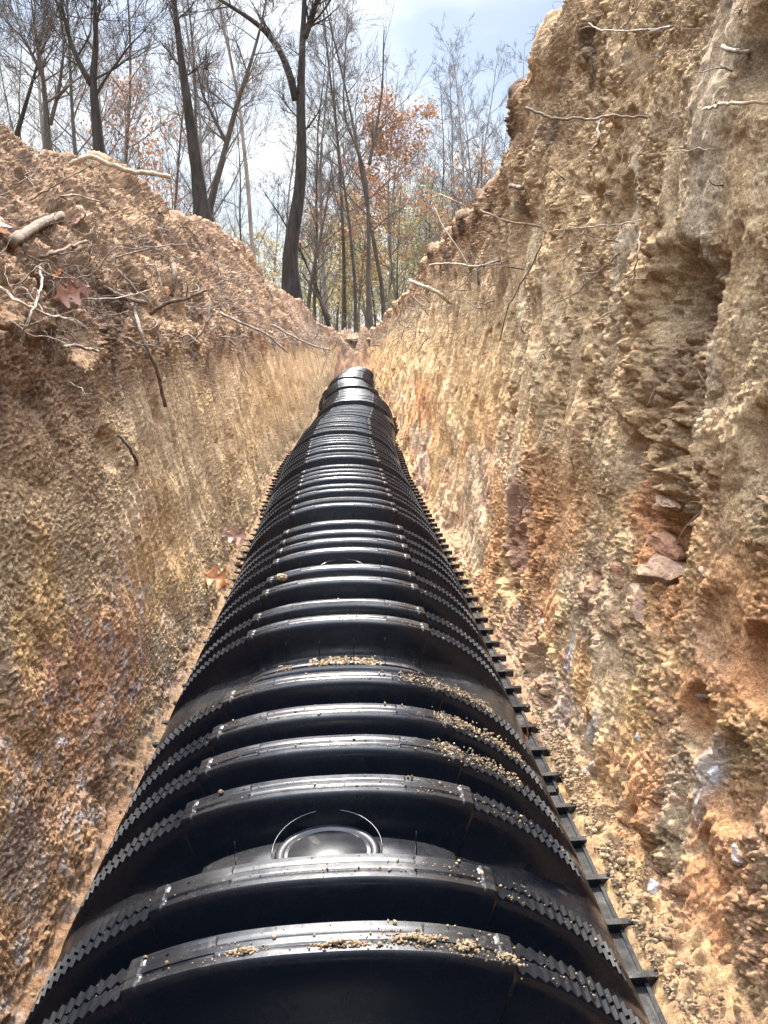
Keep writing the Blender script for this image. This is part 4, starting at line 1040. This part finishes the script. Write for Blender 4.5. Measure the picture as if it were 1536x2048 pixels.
for i, (px, Y, Ht, lm, n) in enumerate([(690, 30, 4.2, 'lf_yellow', 700), (800, 34, 5, 'lf_yellow', 800), (745, 40, 5.5, 'lf_olive', 900), (640, 34, 5, 'lf_olive', 900), (860, 30, 5.2, 'lf_olive', 900), (900, 38, 6, 'lf_yellow', 700), (590, 42, 5.5, 'lf_olive', 800), (520, 36, 4.5, 'lf_yellow', 500), (715, 52, 7, 'lf_yellow', 800), (790, 55, 7, 'lf_olive', 900), (470, 40, 5, 'lf_olive', 700), (670, 60, 7, 'lf_olive', 900), (830, 60, 7.5, 'lf_olive', 900), (930, 45, 6.5, 'lf_olive', 700), (735, 33, 5.5, 'lf_yellow', 1300), (770, 38, 6.5, 'lf_olive', 1500), (840, 42, 7.5, 'lf_yellow', 1300), (655, 46, 6.5, 'lf_yellow', 1200), (620, 50, 6, 'lf_olive', 1200), (880, 48, 8, 'lf_olive', 1300), (700, 44, 6.5, 'lf_olive', 1400), (810, 46, 8, 'lf_yellow', 1200), (550, 55, 6, 'lf_yellow', 900)] + [(440+i*34, 62+(i*7) % 25, 6.5+(i % 3), 'lf_olive' if i % 3 else 'lf_yellow', 1500) for i in range(15)]):
    leafy(px, Y, Ht, lm, n, {'lf_yellow': 'low yellow leaved sapling in the understory beyond the trench', 'lf_olive': 'low olive green leaved sapling in the understory beyond the trench'}[lm], 50+i, .09, (0, 1), {'lf_yellow': 'yellow saplings in the understory', 'lf_olive': 'olive saplings in the understory'}[lm], 14, .08, .9, .34)
# bare background trees: prototypes copied
protos = [make_tree(80+i, h, .025+.0042*h, M['bark_haze'] if i % 2 else M['bark'], None, 0, .08, sp, fi, nb, (ln, 0), 4, blen=bl) for i, (h, sp, fi, nb, ln, bl) in enumerate([(11, .7, .3, 20, .03, .22), (12, .6, .4, 20, -.04, .18), (9.5, .8, .2, 18, .05, .27), (13, .55, .45, 18, 0, .16), (10, .75, .25, 22, -.06, .25), (8, .9, .2, 18, .02, .3), (12, .6, .35, 22, .02, .2)])]
spots = []
rs = random.Random(99)
for i in range(13):  spots.append((-40+i*54+rs.uniform(-20, 20), rs.uniform(15, 24), rs.uniform(.75, 1.0)))
for i in range(24): spots.append((-60+i*48+rs.uniform(-20, 20), rs.uniform(25, 40), rs.uniform(.75, .95)))
for i in range(38): spots.append((-80+i*32+rs.uniform(-20, 20), rs.uniform(42, 75), rs.uniform(.8, 1.05)))
for i in range(46): spots.append((-40+i*25+rs.uniform(-15, 15), rs.uniform(78, 120), rs.uniform(.8, 1.1)))
spots = [s_ for s_ in spots if not (s_[0] > 560 and s_[1] < 24)]
spots += [(770, 26, 1.02), (905, 27, .8), (950, 29, .82), (1000, 30, .85), (845, 33, .75), (1040, 24, .8), (1180, 9.5, .8), (690, 29, 1.1), (655, 27, .85), (800, 30, .7), (930, 36, .9), (985, 40, 1.0), (860, 34, .9), (880, 40, 1.0), (915, 33, .85), (940, 44, 1.1), (970, 34, .85), (1010, 38, .95), (840, 48, 1.1), (895, 52, 1.2), (820, 38, .8), (745, 36, .9), (720, 42, 1.0), (670, 38, .9), (790, 48, 1.1)]
for i, (px, Y, sc) in enumerate(spots):
    j = i % len(protos); o = protos[j] if i < len(protos) else copy_tree(protos[j])
    place(o, px, Y, rs.uniform(0, 6.28), sc*rs.uniform(.92, 1.08))
    if Y < 24: tag(o, 'slender bare grey tree standing close behind the left bank', 'tree', 'bare trees behind the left bank') if px < 600 else tag(o, 'bare grey tree just beyond the right bank', 'tree', 'bare trees beyond the right bank')
    elif Y < 41: tag(o, 'bare thin tree in the middle of the wood', 'tree', 'bare trees in the middle of the wood')
    else: tag(o, 'small faint bare tree deep in the wood', 'tree', 'bare trees deep in the wood')
